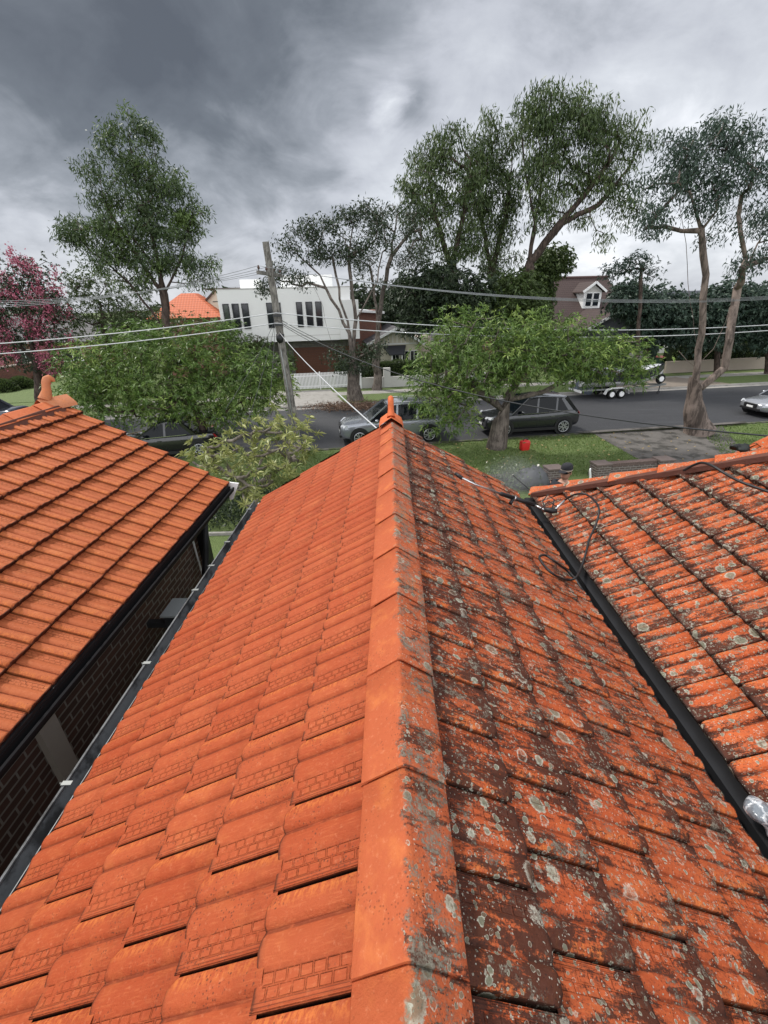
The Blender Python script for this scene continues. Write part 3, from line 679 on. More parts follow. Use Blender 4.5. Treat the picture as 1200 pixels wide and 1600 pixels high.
mb = MB(); mb.add([(WN, -3, 0), (WN, 4.78, 0), (WN, 4.78, 3.80), (WN, -3, 3.80), (-5.1, 4.78, 0), (-5.1, 4.78, 3.9), (rx, 4.78, 4.85), (-5.1, -3, 0), (-5.1, -3, 3.9), (rx, -3, 4.85)],
                  [(0, 1, 2, 3), (1, 4, 5, 6, 2), (7, 8, 5, 4), (0, 3, 9, 8, 7)]); mb.build('wall', m_brick, nh, world=True)
# pilaster board, drain pipe, little post
mb = MB(); mb.box2((WN + .002, 2.00, 0), (WN + .05, 2.15, 3.80)); mb.build('cover_board', mat('taupe_board', (.34, .29, .25), .7), nh, world=True)
mb = MB(); mb.tube([(WN + .12, 4.85, 3.70), (WN + .12, 4.7, 3.22), (WN + .12, 4.5, 2.89), (WN + .12, 2.95, 2.83), (WN + .12, 2.75, 2.75), (WN + .12, 2.68, 2.57), (WN + .12, 2.66, 0)], .045, 10); mb.build('drain_pipe', m_black, nh, smooth=True, world=True)
mb = MB(); mb.box2((WN - .05, 4.785, 0), (WN + .10, 4.90, 3.80)); mb.build('corner_post', m_black, nh, world=True)
mb = MB(); mb.tube([(WN + .035, 4.60, 3.42), (WN + .035, 4.66, 2.55), (WN + .035, 4.60, 2.50)], .011, 6); mb.build('white_conduit', m_wtrim, nh, world=True)
t_ = thing('gas_meter_box', 'pale grey flat topped box mounted high in the narrow gap between the two houses', 'utility box', (-2.02, 3.35, 0))
P_ = [onz(272, 934, 3.32), onz(303, 933, 3.32), onz(290, 968, 3.32), onz(267, 964, 3.32)]
cx, cy = np.mean([p[0] for p in P_]), np.mean([p[1] for p in P_])
t_.location = (cx, cy, 3.05)
mb = MB(); mb.box2((cx - .13, cy - .11, 3.05), (cx + .10, cy + .13, 3.298)); mb.build('cabinet', m_dark, t_, world=True)
mb = MB(); mb.box2((cx - .15, cy - .13, 3.30), (cx + .13, cy + .15, 3.32)); mb.build('lid', mat('pale_grey_lid', (.36, .38, .38), .5, vscale=3, var=.1), t_, world=True)
mb = MB(); mb.box2((WN + .002, cy - .03, 3.10), (cx - .132, cy + .03, 3.16)); mb.build('bracket', m_dark, t_, world=True)
o = MB(); hp = [(-2.22 + .06 * math.cos(a_), 4.30 + .16 * math.cos(a_ + 1) + .01 * k_, 2.55 + .10 * math.sin(a_)) for k_ in range(3) for a_ in np.linspace(0, 6.28, 14)]
o = o.tube(hp, .010, 6).build('garden_hose', mat('blue_black_hose', (.02, .03, .06), .5), smooth=True); tag(o, 'small coil of blue-black hose hung on the pipe between the houses', 'hose')
# small lawn at the end of the passage, concrete edging
gp = [onz(300, 838, 0), onz(400, 832, 0), onz(420, 800, 0), onz(310, 803, 0)]
o = MB().bar(np.array([-7.2, 11.05, .04]), np.array([-2.2, 11.2, .04]), .10, .08).build('garden_edging', m_conc); tag(o, 'thin pale concrete edging strip at the end of the passage lawn', 'edging')
# ================================================================== TREES
L_brush = leafmat('leaf_brush_box', ((.045, .088, .017), (.13, .215, .042), (.235, .32, .075)), trans=.14)
L_brush2 = leafmat('leaf_brush_box_soft', ((.085, .135, .045), (.17, .23, .075), (.05, .08, .03)), trans=.3)
L_gum = leafmat('leaf_gum', ((.035, .062, .020), (.085, .125, .038), (.11, .15, .05)), trans=.22)
L_gum2 = leafmat('leaf_gum_left', ((.040, .070, .028), (.090, .13, .05), (.12, .18, .045)), trans=.25)
L_dark = leafmat('leaf_dark', ((.018, .032, .017), (.05, .075, .032)), trans=.15)
L_blue = leafmat('leaf_blue_green', ((.030, .055, .042), (.060, .095, .062)), trans=.15)
L_mid = leafmat('leaf_mid', ((.045, .078, .022), (.10, .14, .04)), trans=.2)
L_fran = leafmat('leaf_frangipani', ((.20, .23, .06), (.42, .42, .16), (.13, .17, .05)), trans=.25)
L_pink = leafmat('blossom_pink', ((.34, .075, .13), (.58, .20, .27)), trans=.25)
L_hedge = leafmat('leaf_hedge', ((.035, .060, .016), (.085, .13, .028)), trans=.15)
B_grey = barkmat('bark_grey', (.055, .045, .038), (.16, .135, .115))
B_brown = barkmat('bark_brown', (.030, .022, .018), (.085, .062, .05))
B_gum = barkmat('bark_gum', (.060, .047, .040), (.21, .165, .14), 5.)
B_fran = barkmat('bark_frangipani', (.10, .085, .07), (.22, .19, .16), 14.)

def leaves_np(cen, dirs, L, W, rs, droop=0., fold=.25, cl=None, wrand=.3):
    """one small folded lance-shaped quad per leaf"""
    n = len(cen); d = dirs / (np.linalg.norm(dirs, axis=1, keepdims=True) + 1e-9)
    r = rs.normal(size=(n, 3)); sd = np.cross(d, r); sd /= (np.linalg.norm(sd, axis=1, keepdims=True) + 1e-9)
    nn = np.cross(sd, d); Ls = (L * (1 + rs.uniform(-wrand, wrand, n)))[:, None]; Ws = (W * (1 + rs.uniform(-wrand, wrand, n)))[:, None]
    tipd = d + np.array([0, 0, -droop]); mid = cen + d * Ls * .45
    P = np.stack([cen, mid + sd * Ws * .5 + nn * Ws * fold, cen + tipd * Ls, mid - sd * Ws * .5 + nn * Ws * fold], 1).reshape(-1, 3)
    F = np.arange(4 * n).reshape(n, 4); u = np.repeat(rs.rand(n), 4); v = np.repeat(cl if cl is not None else rs.rand(n), 4)
    return P, F, np.stack([u, v], 1)

def grow(trunks, clumps, rs, r0, r_tip=.012, upw=.8, step=.6, expo=.48, wig=.10, rmin_trunk=None):
    """connect every leaf clump to the skeleton; radii follow what each limb carries"""
    N = []; par = []; fixed = []
    for path in trunks:
        st = None
        path = [np.array(p, float) for p in path]
        for k, p in enumerate(path):
            if k == 0:
                if N:
                    dd = [np.linalg.norm(q - p) for q in N]; j = int(np.argmin(dd))
                    if dd[j] < .05: st = j; continue
                    N.append(p); par.append(j if len(N) > 1 else -1); st = len(N) - 1
                else: N.append(p); par.append(-1); st = 0
                continue
            a = N[st]; m = max(1, int(np.linalg.norm(p - a) / step))
            for q in range(1, m + 1):
                w_ = rs.normal(size=3) * wig * .3 * (q < m); N.append(a + (p - a) * q / m + w_); par.append(st); st = len(N) - 1
    nt = len(N); tips = []
    root = N[0]
    order = np.argsort([np.linalg.norm(c - N[nt - 1]) for c in clumps]) if len(clumps) else []
    low = nt and N[0][2]
    for ci in order:
        c = clumps[ci]; A = np.array(N); dv = c - A; dist = np.linalg.norm(dv, axis=1)
        cost = dist + upw * np.maximum(0, A[:, 2] - c[2] + .15 * dist) + .02 * np.arange(len(A)) * 0
        if nt > 3: cost[:max(1, int(nt * .25))] += 2.5
        j = int(np.argmin(cost)); a = N[j]; m = max(1, int(dist[j] / step)); st = j
        bend = np.array([0, 0, .12 * dist[j]])
        for q in range(1, m + 1):
            t_ = q / m; w_ = rs.normal(size=3) * wig * step * (q < m); N.append(a + (c - a) * t_ - bend * math.sin(t_ * math.pi) * 1.0 + w_); par.append(st); st = len(N) - 1
        tips.append(st)
    cnt = np.zeros(len(N));
    for s_ in tips: cnt[s_] += 1
    for i in range(len(N) - 1, 0, -1):
        if par[i] >= 0: cnt[par[i]] += cnt[i]
    tot = max(1, cnt[0]); rad = r_tip + (r0 - r_tip) * (cnt / tot) ** expo
    return np.array(N), par, rad, nt

def limb_mesh(N, par, rad, sides=8, flare=1.5, base_z=0., lump=.07):
    P = []; Fq = []; n = len(N); main = [-1] * n; best = [-1.] * n
    for i in range(n):
        j = par[i]
        if j >= 0 and rad[i] > best[j] - 1e-9: best[j] = rad[i]; main[j] = i
    D = [None] * n
    for i in range(n):
        d_in = nv(N[i] - N[par[i]]) if par[i] >= 0 else None
        d_out = nv(N[main[i]] - N[i]) if main[i] >= 0 else None
        D[i] = nv((d_in if d_in is not None else 0) + (d_out if d_out is not None else 0))
    h = lambda k: math.sin(k * 12.9898) * 43758.5453 % 1.0
    def ring(i, r_, dd, ns):
        p = N[i]; ref = nv(np.cross(dd, (0.31, .95, .1))); b2 = np.cross(dd, ref); fl = 1 + (flare - 1) * max(0, 1 - (p[2] - base_z) / .9) ** 1.6 if flare else 1
        return [p + r_ * fl * (1 + lump * (2 * h(i * 7 + k) - 1) * (r_ > .04)) * (math.cos(2 * math.pi * k / ns) * ref + math.sin(2 * math.pi * k / ns) * b2) for k in range(ns)]
    for i in range(n):
        j = par[i]
        if j < 0: continue
        if np.linalg.norm(N[i] - N[j]) < 1e-6: continue
        ism = main[j] == i; ra = rad[j] if ism else min(rad[j], rad[i] * 1.3); da = D[j] if ism else nv(N[i] - N[j])
        if ism and ra > rad[i] * 2.2: ra = rad[i] * 2.2
        ns = sides if ra > .03 else 4
        k0 = len(P); P += ring(j, ra, da, ns); P += ring(i, rad[i], D[i], ns)
        for k in range(ns):
            k2 = (k + 1) % ns; Fq.append((k0 + k, k0 + k2, k0 + ns + k2, k0 + ns + k))
    return np.array(P), np.array(Fq)

def tree(label, cat, Y, trunks, r0, blobs, n_cl, n_lf, L, W, leaf, bark, seed, group=None, spread=.45, style='tuft', name='tree', droop=.3, base_z=0., flare=1.5,
         r_tip=.010, upw=.8, shell=.5, depth=1., step=.6, wig=.1, limbk=.85, blossom=None, expo=.66, thick=None, bare=0, yoff=0., gap=0.):
    """trunks: lists of photo positions surveyed at distance Y (an item may carry its own dY); blobs: (px,py,rx,ry[,dY]) lobes of the crown"""
    rs = np.random.RandomState(seed)
    def W3(q): return ony(q[0], q[1], Y + (q[2] if len(q) > 2 else 0))
    tr = [[W3(q) for q in pth] for pth in trunks]
    base = tr[0][0].copy(); base[2] = base_z
    tr[0][0] = base
    root = thing(name, label, cat, base, 0, group)
    cl = []; wts = np.array([b[2] * b[3] for b in blobs], float); wts /= wts.sum()
    cnts = rs.multinomial(n_cl, wts)
    for bq, k in zip(blobs, cnts):
        dY = bq[4] if len(bq) > 4 else 0; cpos = ony(bq[0], bq[1], Y + dY); s_ = scale_at(cpos); rx_, rz2 = bq[2] / s_, bq[3] / s_
        q = rs.normal(size=(k, 3)); q /= np.linalg.norm(q, axis=1, keepdims=True) + 1e-9
        rr_ = rs.uniform(0, 1, k) ** (1 / 3. * (1 - shell) + .12 * shell); q *= rr_[:, None]
        cl.append(cpos + q * np.array([rx_, min(rx_, rz2 * 1.3) * depth, rz2]))
    cl = np.concatenate(cl); cl = cl[rs.permutation(len(cl))]
    bare_n = bare
    N, par, rad, nt = grow(tr, list(cl), rs, r0, r_tip, upw, step, expo, wig)
    nf = max(3, sum(max(1, int(np.linalg.norm(tr[0][q + 1] - tr[0][q]) / step)) for q in range(len(tr[0]) - 1)))
    rad = rad.copy(); rad[nf:] = np.maximum(r_tip * .8, rad[nf:] * limbk)
    P, Fq = limb_mesh(N, par, rad, 8, flare, base_z)
    # split by ring counts is not needed: quads only
    link('trunk', mesh_np('trunk', P, Fq, True), bark, root, world=True)
    lfcl = cl[bare_n:] if bare_n else cl
    nc = len(lfcl); hue = rs.rand(nc)
    if style == 'tuft':        # whorls of leaves on twig ends
        per = 7; nt_ = max(1, n_lf // per); cen = np.repeat(lfcl, nt_, 0) + np.clip(rs.normal(size=(nc * nt_, 3)), -1.5, 1.5) * spread * np.array([1, 1, .75])
        hh = np.repeat(hue, nt_); out_d = cen - np.repeat(lfcl, nt_, 0); out_d[:, 2] += .25 * spread; out_d /= np.linalg.norm(out_d, axis=1, keepdims=True) + 1e-9
        ax = out_d + rs.normal(size=out_d.shape) * .35; ax[:, 2] += .5; ax /= np.linalg.norm(ax, axis=1, keepdims=True)
        cen = np.repeat(cen, per, 0); ax = np.repeat(ax, per, 0); hh = np.repeat(hh, per)
        rr_ = rs.normal(size=ax.shape); perp = np.cross(ax, rr_); perp /= np.linalg.norm(perp, axis=1, keepdims=True) + 1e-9
        dr = perp * .9 + ax * rs.uniform(.1, .9, (len(ax), 1)); PL, FL, UVL = leaves_np(cen, dr, L, W, rs, droop, cl=hh)
    else:                      # hanging gum leaves along twigs
        cen = np.repeat(lfcl, n_lf, 0) + np.clip(rs.normal(size=(nc * n_lf, 3)), -1.5, 1.5) * spread * np.array([1, 1, .8])
        dr = rs.normal(size=cen.shape) * .55; dr[:, 2] -= droop * 1.4 + .1; PL, FL, UVL = leaves_np(cen, dr, L, W, rs, 0., cl=np.repeat(hue, n_lf))
    fo = link('crown', mesh_np('crown', PL, FL, False, UVL), leaf, root, world=True)
    if blossom:
        kk, nb_, Lb, mb_ = blossom
        sel = cl[rs.choice(len(cl), kk, replace=False)] + rs.normal(size=(kk, 3)) * .15; sel[:, 2] += .15; sel[:, 1] -= .25
        cen = np.repeat(sel, nb_, 0) + rs.normal(size=(kk * nb_, 3)) * .16 * np.array([.8, .8, 1.3])
        PB, FB, UB = leaves_np(cen, rs.normal(size=cen.shape), Lb, Lb * .9, rs)
        link('blossom', mesh_np('blossom', PB, FB, False, UB), mb_, root, world=True)
    return root

# --- street trees on our side (brush box, glossy whorled leaves)
tree('bushy bright green street tree in front of the black car and the timber pole', 'tree', 19.2,
     [[(322, 706), (318, 670), (300, 630), (262, 585)], [(300, 630), (345, 590)], [(318, 660), (372, 610)], [(300, 630), (200, 610)]], .20,
     [(150, 585, 50, 40), (205, 560, 62, 42), (262, 545, 52, 34, -.6), (330, 545, 48, 35), (395, 575, 42, 36), (420, 610, 28, 30), (170, 620, 62, 32, -.4), (250, 615, 60, 36, -.8), (340, 612, 62, 36, -.5), (402, 640, 32, 22), (225, 655, 40, 14, .5), (290, 648, 50, 16, .3), (360, 655, 42, 16, .5), (130, 612, 28, 18)],
     330, 112, .22, .042, L_brush, B_brown, 1, spread=.40, droop=.25, shell=.5)
tree('bright green spreading street tree with leaning trunk beside the dark grey SUV', 'tree', 18.75,
     [[(775, 699), (782, 660), (792, 625), (806, 600)], [(806, 600), (770, 560), (740, 545)], [(792, 625), (850, 612), (890, 590), (935, 560)], [(806, 600), (830, 550)], [(785, 640), (730, 600), (700, 590)]], .35,
     [(690, 570, 42, 40), (720, 530, 48, 36), (790, 525, 60, 32), (850, 530, 60, 34), (900, 545, 52, 34), (950, 560, 44, 32), (985, 568, 30, 22), (760, 568, 55, 32, -.7), (830, 558, 55, 28, -.7), (885, 562, 48, 22, -.3), (695, 620, 38, 28), (720, 650, 26, 20, -.3), (690, 655, 20, 14), (655, 600, 16, 22), (790, 590, 26, 12, -.5), (920, 582, 30, 10), (740, 605, 36, 20)],
     350, 96, .22, .040, L_brush, B_grey, 2, spread=.40, droop=.25, flare=1.35, shell=.5)
# --- pollarded gum on the right
tree('tall pollarded gum with thick pale lumpy trunk, farthest right', 'tree', 20.3,
     [[(1090, 684), (1085, 640), (1086, 600), (1090, 570)], [(1090, 570), (1098, 500), (1103, 430), (1096, 360), (1078, 300)], [(1096, 605), (1132, 575), (1140, 530), (1152, 450, .8), (1184, 380, 1)], [(1090, 570), (1115, 545), (1135, 500), (1140, 480, .5)], [(1088, 575), (1060, 548)], [(1092, 560), (1078, 470, .8), (1072, 380, 1), (1060, 310, 1)], [(1100, 600), (1125, 598)]], .42,
     [(1070, 235, 48, 26), (1120, 215, 48, 24), (1180, 225, 45, 30), (1030, 290, 36, 30), (1085, 275, 42, 22), (1150, 280, 42, 28, -.5), (1200, 300, 40, 34), (1005, 345, 34, 24), (1050, 335, 34, 22), (1100, 320, 30, 18), (1180, 350, 40, 20), (1120, 365, 18, 10), (1240, 330, 50, 50), (1160, 410, 24, 10), (1195, 400, 30, 10)],
     150, 95, .18, .045, L_blue, B_gum, 3, limbk=.62, spread=.29, style='gum', droop=.45, flare=1.7, upw=1.2, r_tip=.014, expo=.85)
# --- across the street
tree('sparse pollarded street tree with stout trunk in front of the white gate', 'tree', 29.4,
     [[(556, 634), (552, 600), (552, 565)], [(552, 565), (520, 540), (505, 480), (470, 400)], [(552, 565), (546, 520), (530, 450), (515, 380)], [(552, 565), (556, 500), (546, 420), (552, 350)], [(556, 560), (600, 535)], [(546, 520), (500, 430), (450, 380)], [(556, 500), (590, 440)]], .42,
     [(480, 362, 26, 14), (530, 345, 30, 18), (575, 340, 32, 18), (450, 385, 20, 14), (440, 430, 24, 14), (415, 455, 14, 14), (500, 395, 26, 12), (545, 390, 24, 14), (590, 380, 26, 18), (555, 565, 34, 16), (530, 555, 26, 10), (575, 545, 26, 12), (465, 440, 20, 10)],
     330, 55, .20, .07, L_dark, B_grey, 4, spread=.30, style='gum', droop=.3, upw=1.0, wig=.16, bare=180, r_tip=.012, limbk=.6, expo=.75)
tree('thin twin trunked grey tree behind the pollarded one, its crown half bare', 'tree', 33,
     [[(588, 600), (590, 540), (588, 480), (575, 400)], [(590, 540), (596, 470), (612, 400), (620, 340)], [(588, 480), (560, 420)], [(612, 400), (650, 350)]], .30,
     [(600, 335, 30, 14), (575, 360, 24, 16), (640, 350, 22, 18), (570, 410, 26, 18), (620, 400, 26, 16), (655, 395, 20, 22), (600, 450, 20, 10)],
     230, 44, .2, .06, L_dark, B_grey, 5, spread=.3, style='gum', droop=.3, wig=.18, bare=150, r_tip=.011, limbk=.6, expo=.75)
big = dict(style='gum', droop=.75, spread=.40, r_tip=.012, shell=.3, upw=1.1, group='tall eucalypts across the street')
tree('tall eucalypt with drooping leaves, leftmost trunk of the clump across the street', 'tree', 36,
     [[(712, 560), (710, 480), (706, 420), (700, 380)], [(706, 420), (680, 340), (672, 280)], [(706, 420), (725, 330), (735, 250)]], .34,
     [(672, 240, 28, 24), (700, 225, 28, 20), (655, 285, 26, 28), (690, 275, 34, 30), (645, 335, 22, 26), (680, 330, 34, 28), (725, 300, 30, 34), (700, 380, 32, 24), (655, 385, 22, 18), (735, 370, 22, 26)],
     128, 80, .33, .070, L_gum, B_brown, 6, **big)
tree('tall eucalypt with upright dark crown in the middle of the clump across the street', 'tree', 37.5,
     [[(778, 560), (774, 480), (768, 420), (765, 370)], [(768, 420), (748, 320), (752, 240)], [(768, 420), (790, 340), (800, 260)]], .34,
     [(762, 205, 24, 22), (750, 245, 32, 28), (785, 250, 28, 34), (745, 300, 28, 34), (782, 315, 34, 36), (755, 365, 30, 28), (790, 385, 28, 26), (760, 420, 30, 18), (800, 215, 18, 20)],
     128, 80, .33, .070, L_gum, B_brown, 7, **big)
tree('tallest eucalypt with wide crown leaning right over the brown roofed house', 'tree', 35,
     [[(822, 560), (822, 470), (828, 400), (836, 350)], [(836, 350), (850, 260), (860, 190)], [(828, 410), (875, 350), (925, 290), (960, 240)], [(836, 350), (820, 260), (815, 200)], [(875, 350), (935, 320), (985, 260)]], .36,
     [(870, 155, 42, 20), (830, 190, 34, 26), (890, 190, 46, 24), (945, 185, 46, 22), (985, 200, 30, 22), (1000, 235, 22, 22), (960, 240, 42, 26), (905, 240, 42, 26), (850, 245, 40, 28), (825, 290, 28, 28), (870, 300, 34, 24), (925, 290, 40, 20), (965, 300, 28, 18), (980, 330, 20, 14), (850, 345, 26, 20), (940, 370, 16, 12), (900, 335, 22, 14)],
     200, 80, .33, .070, L_gum, B_brown, 8, **big)
# --- left
tree('tall airy tree with tapering grey green crown rising behind the bushy green tree', 'tree', 27,
     [[(266, 640), (262, 540), (256, 460), (245, 400)], [(245, 400), (225, 320), (205, 240), (200, 190)], [(256, 460), (215, 400), (170, 330), (150, 250)], [(262, 520), (200, 440), (130, 380)], [(256, 460), (285, 400), (300, 340)], [(250, 430), (180, 330)]], .24,
     [(172, 195, 16, 18), (212, 185, 16, 14), (190, 225, 32, 22), (225, 225, 26, 22), (200, 265, 40, 26), (250, 270, 30, 26), (140, 260, 16, 18), (215, 310, 46, 28), (270, 310, 34, 26), (155, 305, 22, 26), (140, 360, 38, 24), (200, 360, 46, 26), (265, 355, 44, 26), (305, 345, 22, 22), (115, 365, 22, 18), (160, 400, 44, 22), (225, 405, 46, 22), (285, 400, 36, 20), (320, 415, 18, 14), (310, 440, 22, 12), (210, 440, 40, 14)],
     310, 72, .25, .055, L_gum2, B_brown, 9, style='gum', droop=.35, spread=.28, upw=1.1, shell=.3)
tree('pink flowering crepe myrtle at the far left beyond the parked car', 'tree', 27,
     [[(55, 625), (60, 590), (50, 540), (40, 480)], [(60, 590), (85, 530)], [(50, 560), (10, 520)]], .22,
     [(30, 430, 34, 22), (75, 425, 28, 18), (0, 450, 30, 30), (50, 470, 44, 28), (20, 510, 44, 28), (80, 500, 34, 34), (45, 545, 46, 26), (95, 540, 22, 26), (-20, 480, 30, 50), (85, 575, 20, 16), (0, 545, 26, 20)],
     260, 60, .17, .065, L_dark, B_brown, 10, spread=.36, blossom=(150, 60, .095, L_pink))
tree('mid green rounded tree between the pink myrtle and the tall airy tree', 'tree', 30,
     [[(165, 620), (165, 560), (160, 500)]], .2,
     [(120, 430, 30, 22), (160, 455, 48, 26), (130, 480, 40, 28), (200, 480, 44, 26), (240, 500, 40, 24), (160, 520, 50, 30), (285, 505, 34, 20), (220, 530, 50, 24)],
     230, 66, .20, .05, L_mid, B_brown, 11, spread=.42)
# --- behind
def mass(label, Y, px, py0, blobs, seed, leaf=L_dark, n=190, lf=120, L=.28, W=.11, sp=.5, r0=.2, group='dense dark trees beyond the street', name='tree', cat='tree', **kw):
    return tree(label, cat, Y, [[(px, py0), (px, (py0 + blobs[0][1]) / 2), (px + 3, blobs[0][1] + 4)]], r0, blobs, n, lf, L, W, leaf, B_brown, seed, group=group, spread=sp, name=name, **kw)
mass('round dark tree standing between the eucalypt and the brown tiled roof', 40, 860, 570, [(862, 410, 22, 18), (842, 436, 18, 18), (830, 465, 24, 18)], 20, leaf=L_mid)
mass('dense dark tree under the left eucalypt of the clump', 33, 700, 600, [(690, 440, 34, 26), (660, 460, 26, 24), (730, 460, 34, 26), (700, 490, 40, 24), (650, 495, 24, 20), (745, 500, 36, 20)], 21, leaf=L_dark, n=180)
mass('dense dark tree under the tallest eucalypt, above the bright street tree', 34, 800, 600, [(800, 460, 40, 24), (770, 480, 30, 22), (822, 485, 24, 18), (800, 500, 46, 18)], 22, leaf=L_mid, n=170)
mass('small tree with flat layered crown beside the dormer window', 33, 1000, 560, [(990, 412, 26, 10), (965, 425, 20, 10), (1015, 425, 18, 10), (1005, 405, 16, 7)], 23, leaf=L_blue, n=60, lf=48, sp=.3, L=.2, W=.05, r0=.12)
mass('deep green tree filling the gap right of the dark gable', 37, 1010, 590, [(1010, 490, 34, 26), (985, 470, 26, 16), (1040, 480, 30, 24), (1035, 515, 34, 22), (975, 460, 14, 20)], 24, leaf=L_blue, n=190)
mass('broad blue green tree behind the pollarded gum trunk', 36, 1120, 590, [(1100, 485, 46, 26), (1060, 500, 30, 26), (1140, 475, 44, 26), (1120, 515, 50, 22), (1075, 530, 26, 14)], 25, leaf=L_blue, n=230)
mass('broad blue green tree at the right edge above the low wall', 36, 1200, 585, [(1190, 480, 40, 30), (1230, 490, 40, 40), (1175, 515, 44, 22), (1215, 530, 40, 16)], 26, leaf=L_blue, n=200)
mass('far grey green tree on the skyline right of the white house', 70, 575, 540, [(560, 462, 18, 12), (590, 470, 18, 12), (545, 478, 14, 12), (625, 465, 22, 12), (610, 485, 20, 12)], 27, leaf=L_dark, n=120, lf=60, L=.45, W=.2, sp=.9)
mass('conifer-like dark tree far behind the cream bungalow', 50, 650, 560, [(635, 455, 14, 22), (655, 470, 22, 22), (630, 490, 22, 20), (605, 500, 16, 16)], 28, n=130, L=.35, W=.14, sp=.6)
mass('leafy shrub climbing beside the brown garage door', 36, 452, 600, [(452, 560, 9, 18), (448, 582, 10, 14)], 29, leaf=L_mid, n=40, lf=60, L=.14, W=.06, sp=.22, r0=.06, name='shrub', cat='shrub', group='shrubs across the street')
mass('bushy plant under the eave at the left of the white house', 37, 400, 600, [(360, 520, 18, 16), (395, 545, 26, 20), (340, 510, 14, 10)], 30, leaf=L_mid, n=70, lf=60, L=.2, W=.06, sp=.3, r0=.08, name='shrub', cat='shrub', group='shrubs across the street')

# --- frangipani in the neighbour's front garden: stubby forked grey limbs, rosettes of long leaves
def frangipani():
    rs = np.random.RandomState(77); Y = 11.5
    base = onz(405, 800, 0); base = ony(410, 800, Y); base[2] = 0
    root = thing('frangipani', 'yellow green frangipani shrub with bare grey limbs between the two roofs', 'shrub', base)
    N = [base]; par = [-1]; ends = []
    tips = [(305, 712, 0), (325, 700, .5), (350, 690, .3), (378, 680, .2), (400, 672, .4), (425, 668, .2), (452, 672, .3), (478, 686, .5), (488, 704, .2), (470, 720, 0), (440, 700, -.5), (410, 700, -.6), (380, 712, -.6), (350, 722, -.4), (330, 730, 0), (365, 745, -.6),
            (395, 735, -.8), (425, 725, -.8), (455, 735, -.5), (400, 760, -.7), (380, 772, -.5), (430, 750, -.7), (440, 685, .6), (395, 690, .3), (345, 708, .3), (372, 700, .5), (415, 745, -1), (360, 735, .4), (446, 715, .2), (385, 790, -1.2), (362, 765, -1.0), (405, 778, -1.2), (318, 722, -.3), (340, 745, -.3), (470, 700, -.3), (460, 672, .8), (410, 715, .6),
            (432, 690, .0), (300, 722, .4), (355, 712, -.2), (392, 722, .1), (372, 728, -.1), (420, 708, .9), (484, 694, .9), (336, 716, .9), (402, 684, .9), (428, 737, .1), (448, 728, -.9), (385, 752, 0), (412, 762, -.2), (350, 700, .9), (466, 688, 0), (440, 668, .9), (320, 705, .8)]
    T_ = [ony(a, b_, Y + c * 1.2) for a, b_, c in tips]
    for hub in [(400, 780, 0), (370, 745, 0), (430, 740, .2), (400, 745, .5), (345, 735, .2), (455, 715, .3)]:
        p = ony(hub[0], hub[1], Y + hub[2]); A = np.array(N); j = int(np.argmin(np.linalg.norm(A - p, axis=1)))
        a = N[j]; st = j
        for q in range(1, 4): N.append(a + (p - a) * q / 3 + rs.normal(size=3) * .04); par.append(st); st = len(N) - 1
    for p in T_:
        A = np.array(N); c = np.linalg.norm(A - p, axis=1) + np.maximum(0, A[:, 2] - p[2]) * 2; j = int(np.argmin(c)); a = N[j]; st = j
        m = max(2, int(np.linalg.norm(p - a) / .22)); mid = np.array([0, 0, -.12 * np.linalg.norm(p - a)])
        for q in range(1, m + 1): N.append(a + (p - a) * q / m + mid * math.sin(math.pi * q / m) + rs.normal(size=3) * .02); par.append(st); st = len(N) - 1
        ends.append(st)
    cnt = np.zeros(len(N))
    for e in ends: cnt[e] += 1
    for i in range(len(N) - 1, 0, -1): cnt[par[i]] += cnt[i]
    rad = .020 + .11 * (cnt / cnt[0]) ** .6
    P, Fq = limb_mesh(np.array(N), par, rad, 7, 1.2); link('trunk', mesh_np('trunk', P, Fq, True), B_fran, root, world=True)
    cen = []; dr = []; hue = []
    for e in ends:
        d0 = nv(N[e] - N[par[e]])
        for sub_ in range(4):
            off = rs.normal(size=3) * (.0 if sub_ == 0 else .20); h_ = rs.rand()
            n = rs.randint(11, 16)
            for k in range(n):
                a = 2.4 * k; tdir = nv(d0 + [0, 0, .6]); ref = nv(np.cross(tdir, (.3, .8, .1))); b2 = np.cross(tdir, ref)
                cen.append(N[e] + off + tdir * .02 * k * .4); dr.append((math.cos(a) * ref + math.sin(a) * b2) + tdir * rs.uniform(-.1, .7)); hue.append(h_)
    PL, FL, UVL = leaves_np(np.array(cen), np.array(dr), .20, .050, rs, .12, cl=np.array(hue)); link('crown', mesh_np('crown', PL, FL, False, UVL), L_fran, root, world=True)
frangipani()

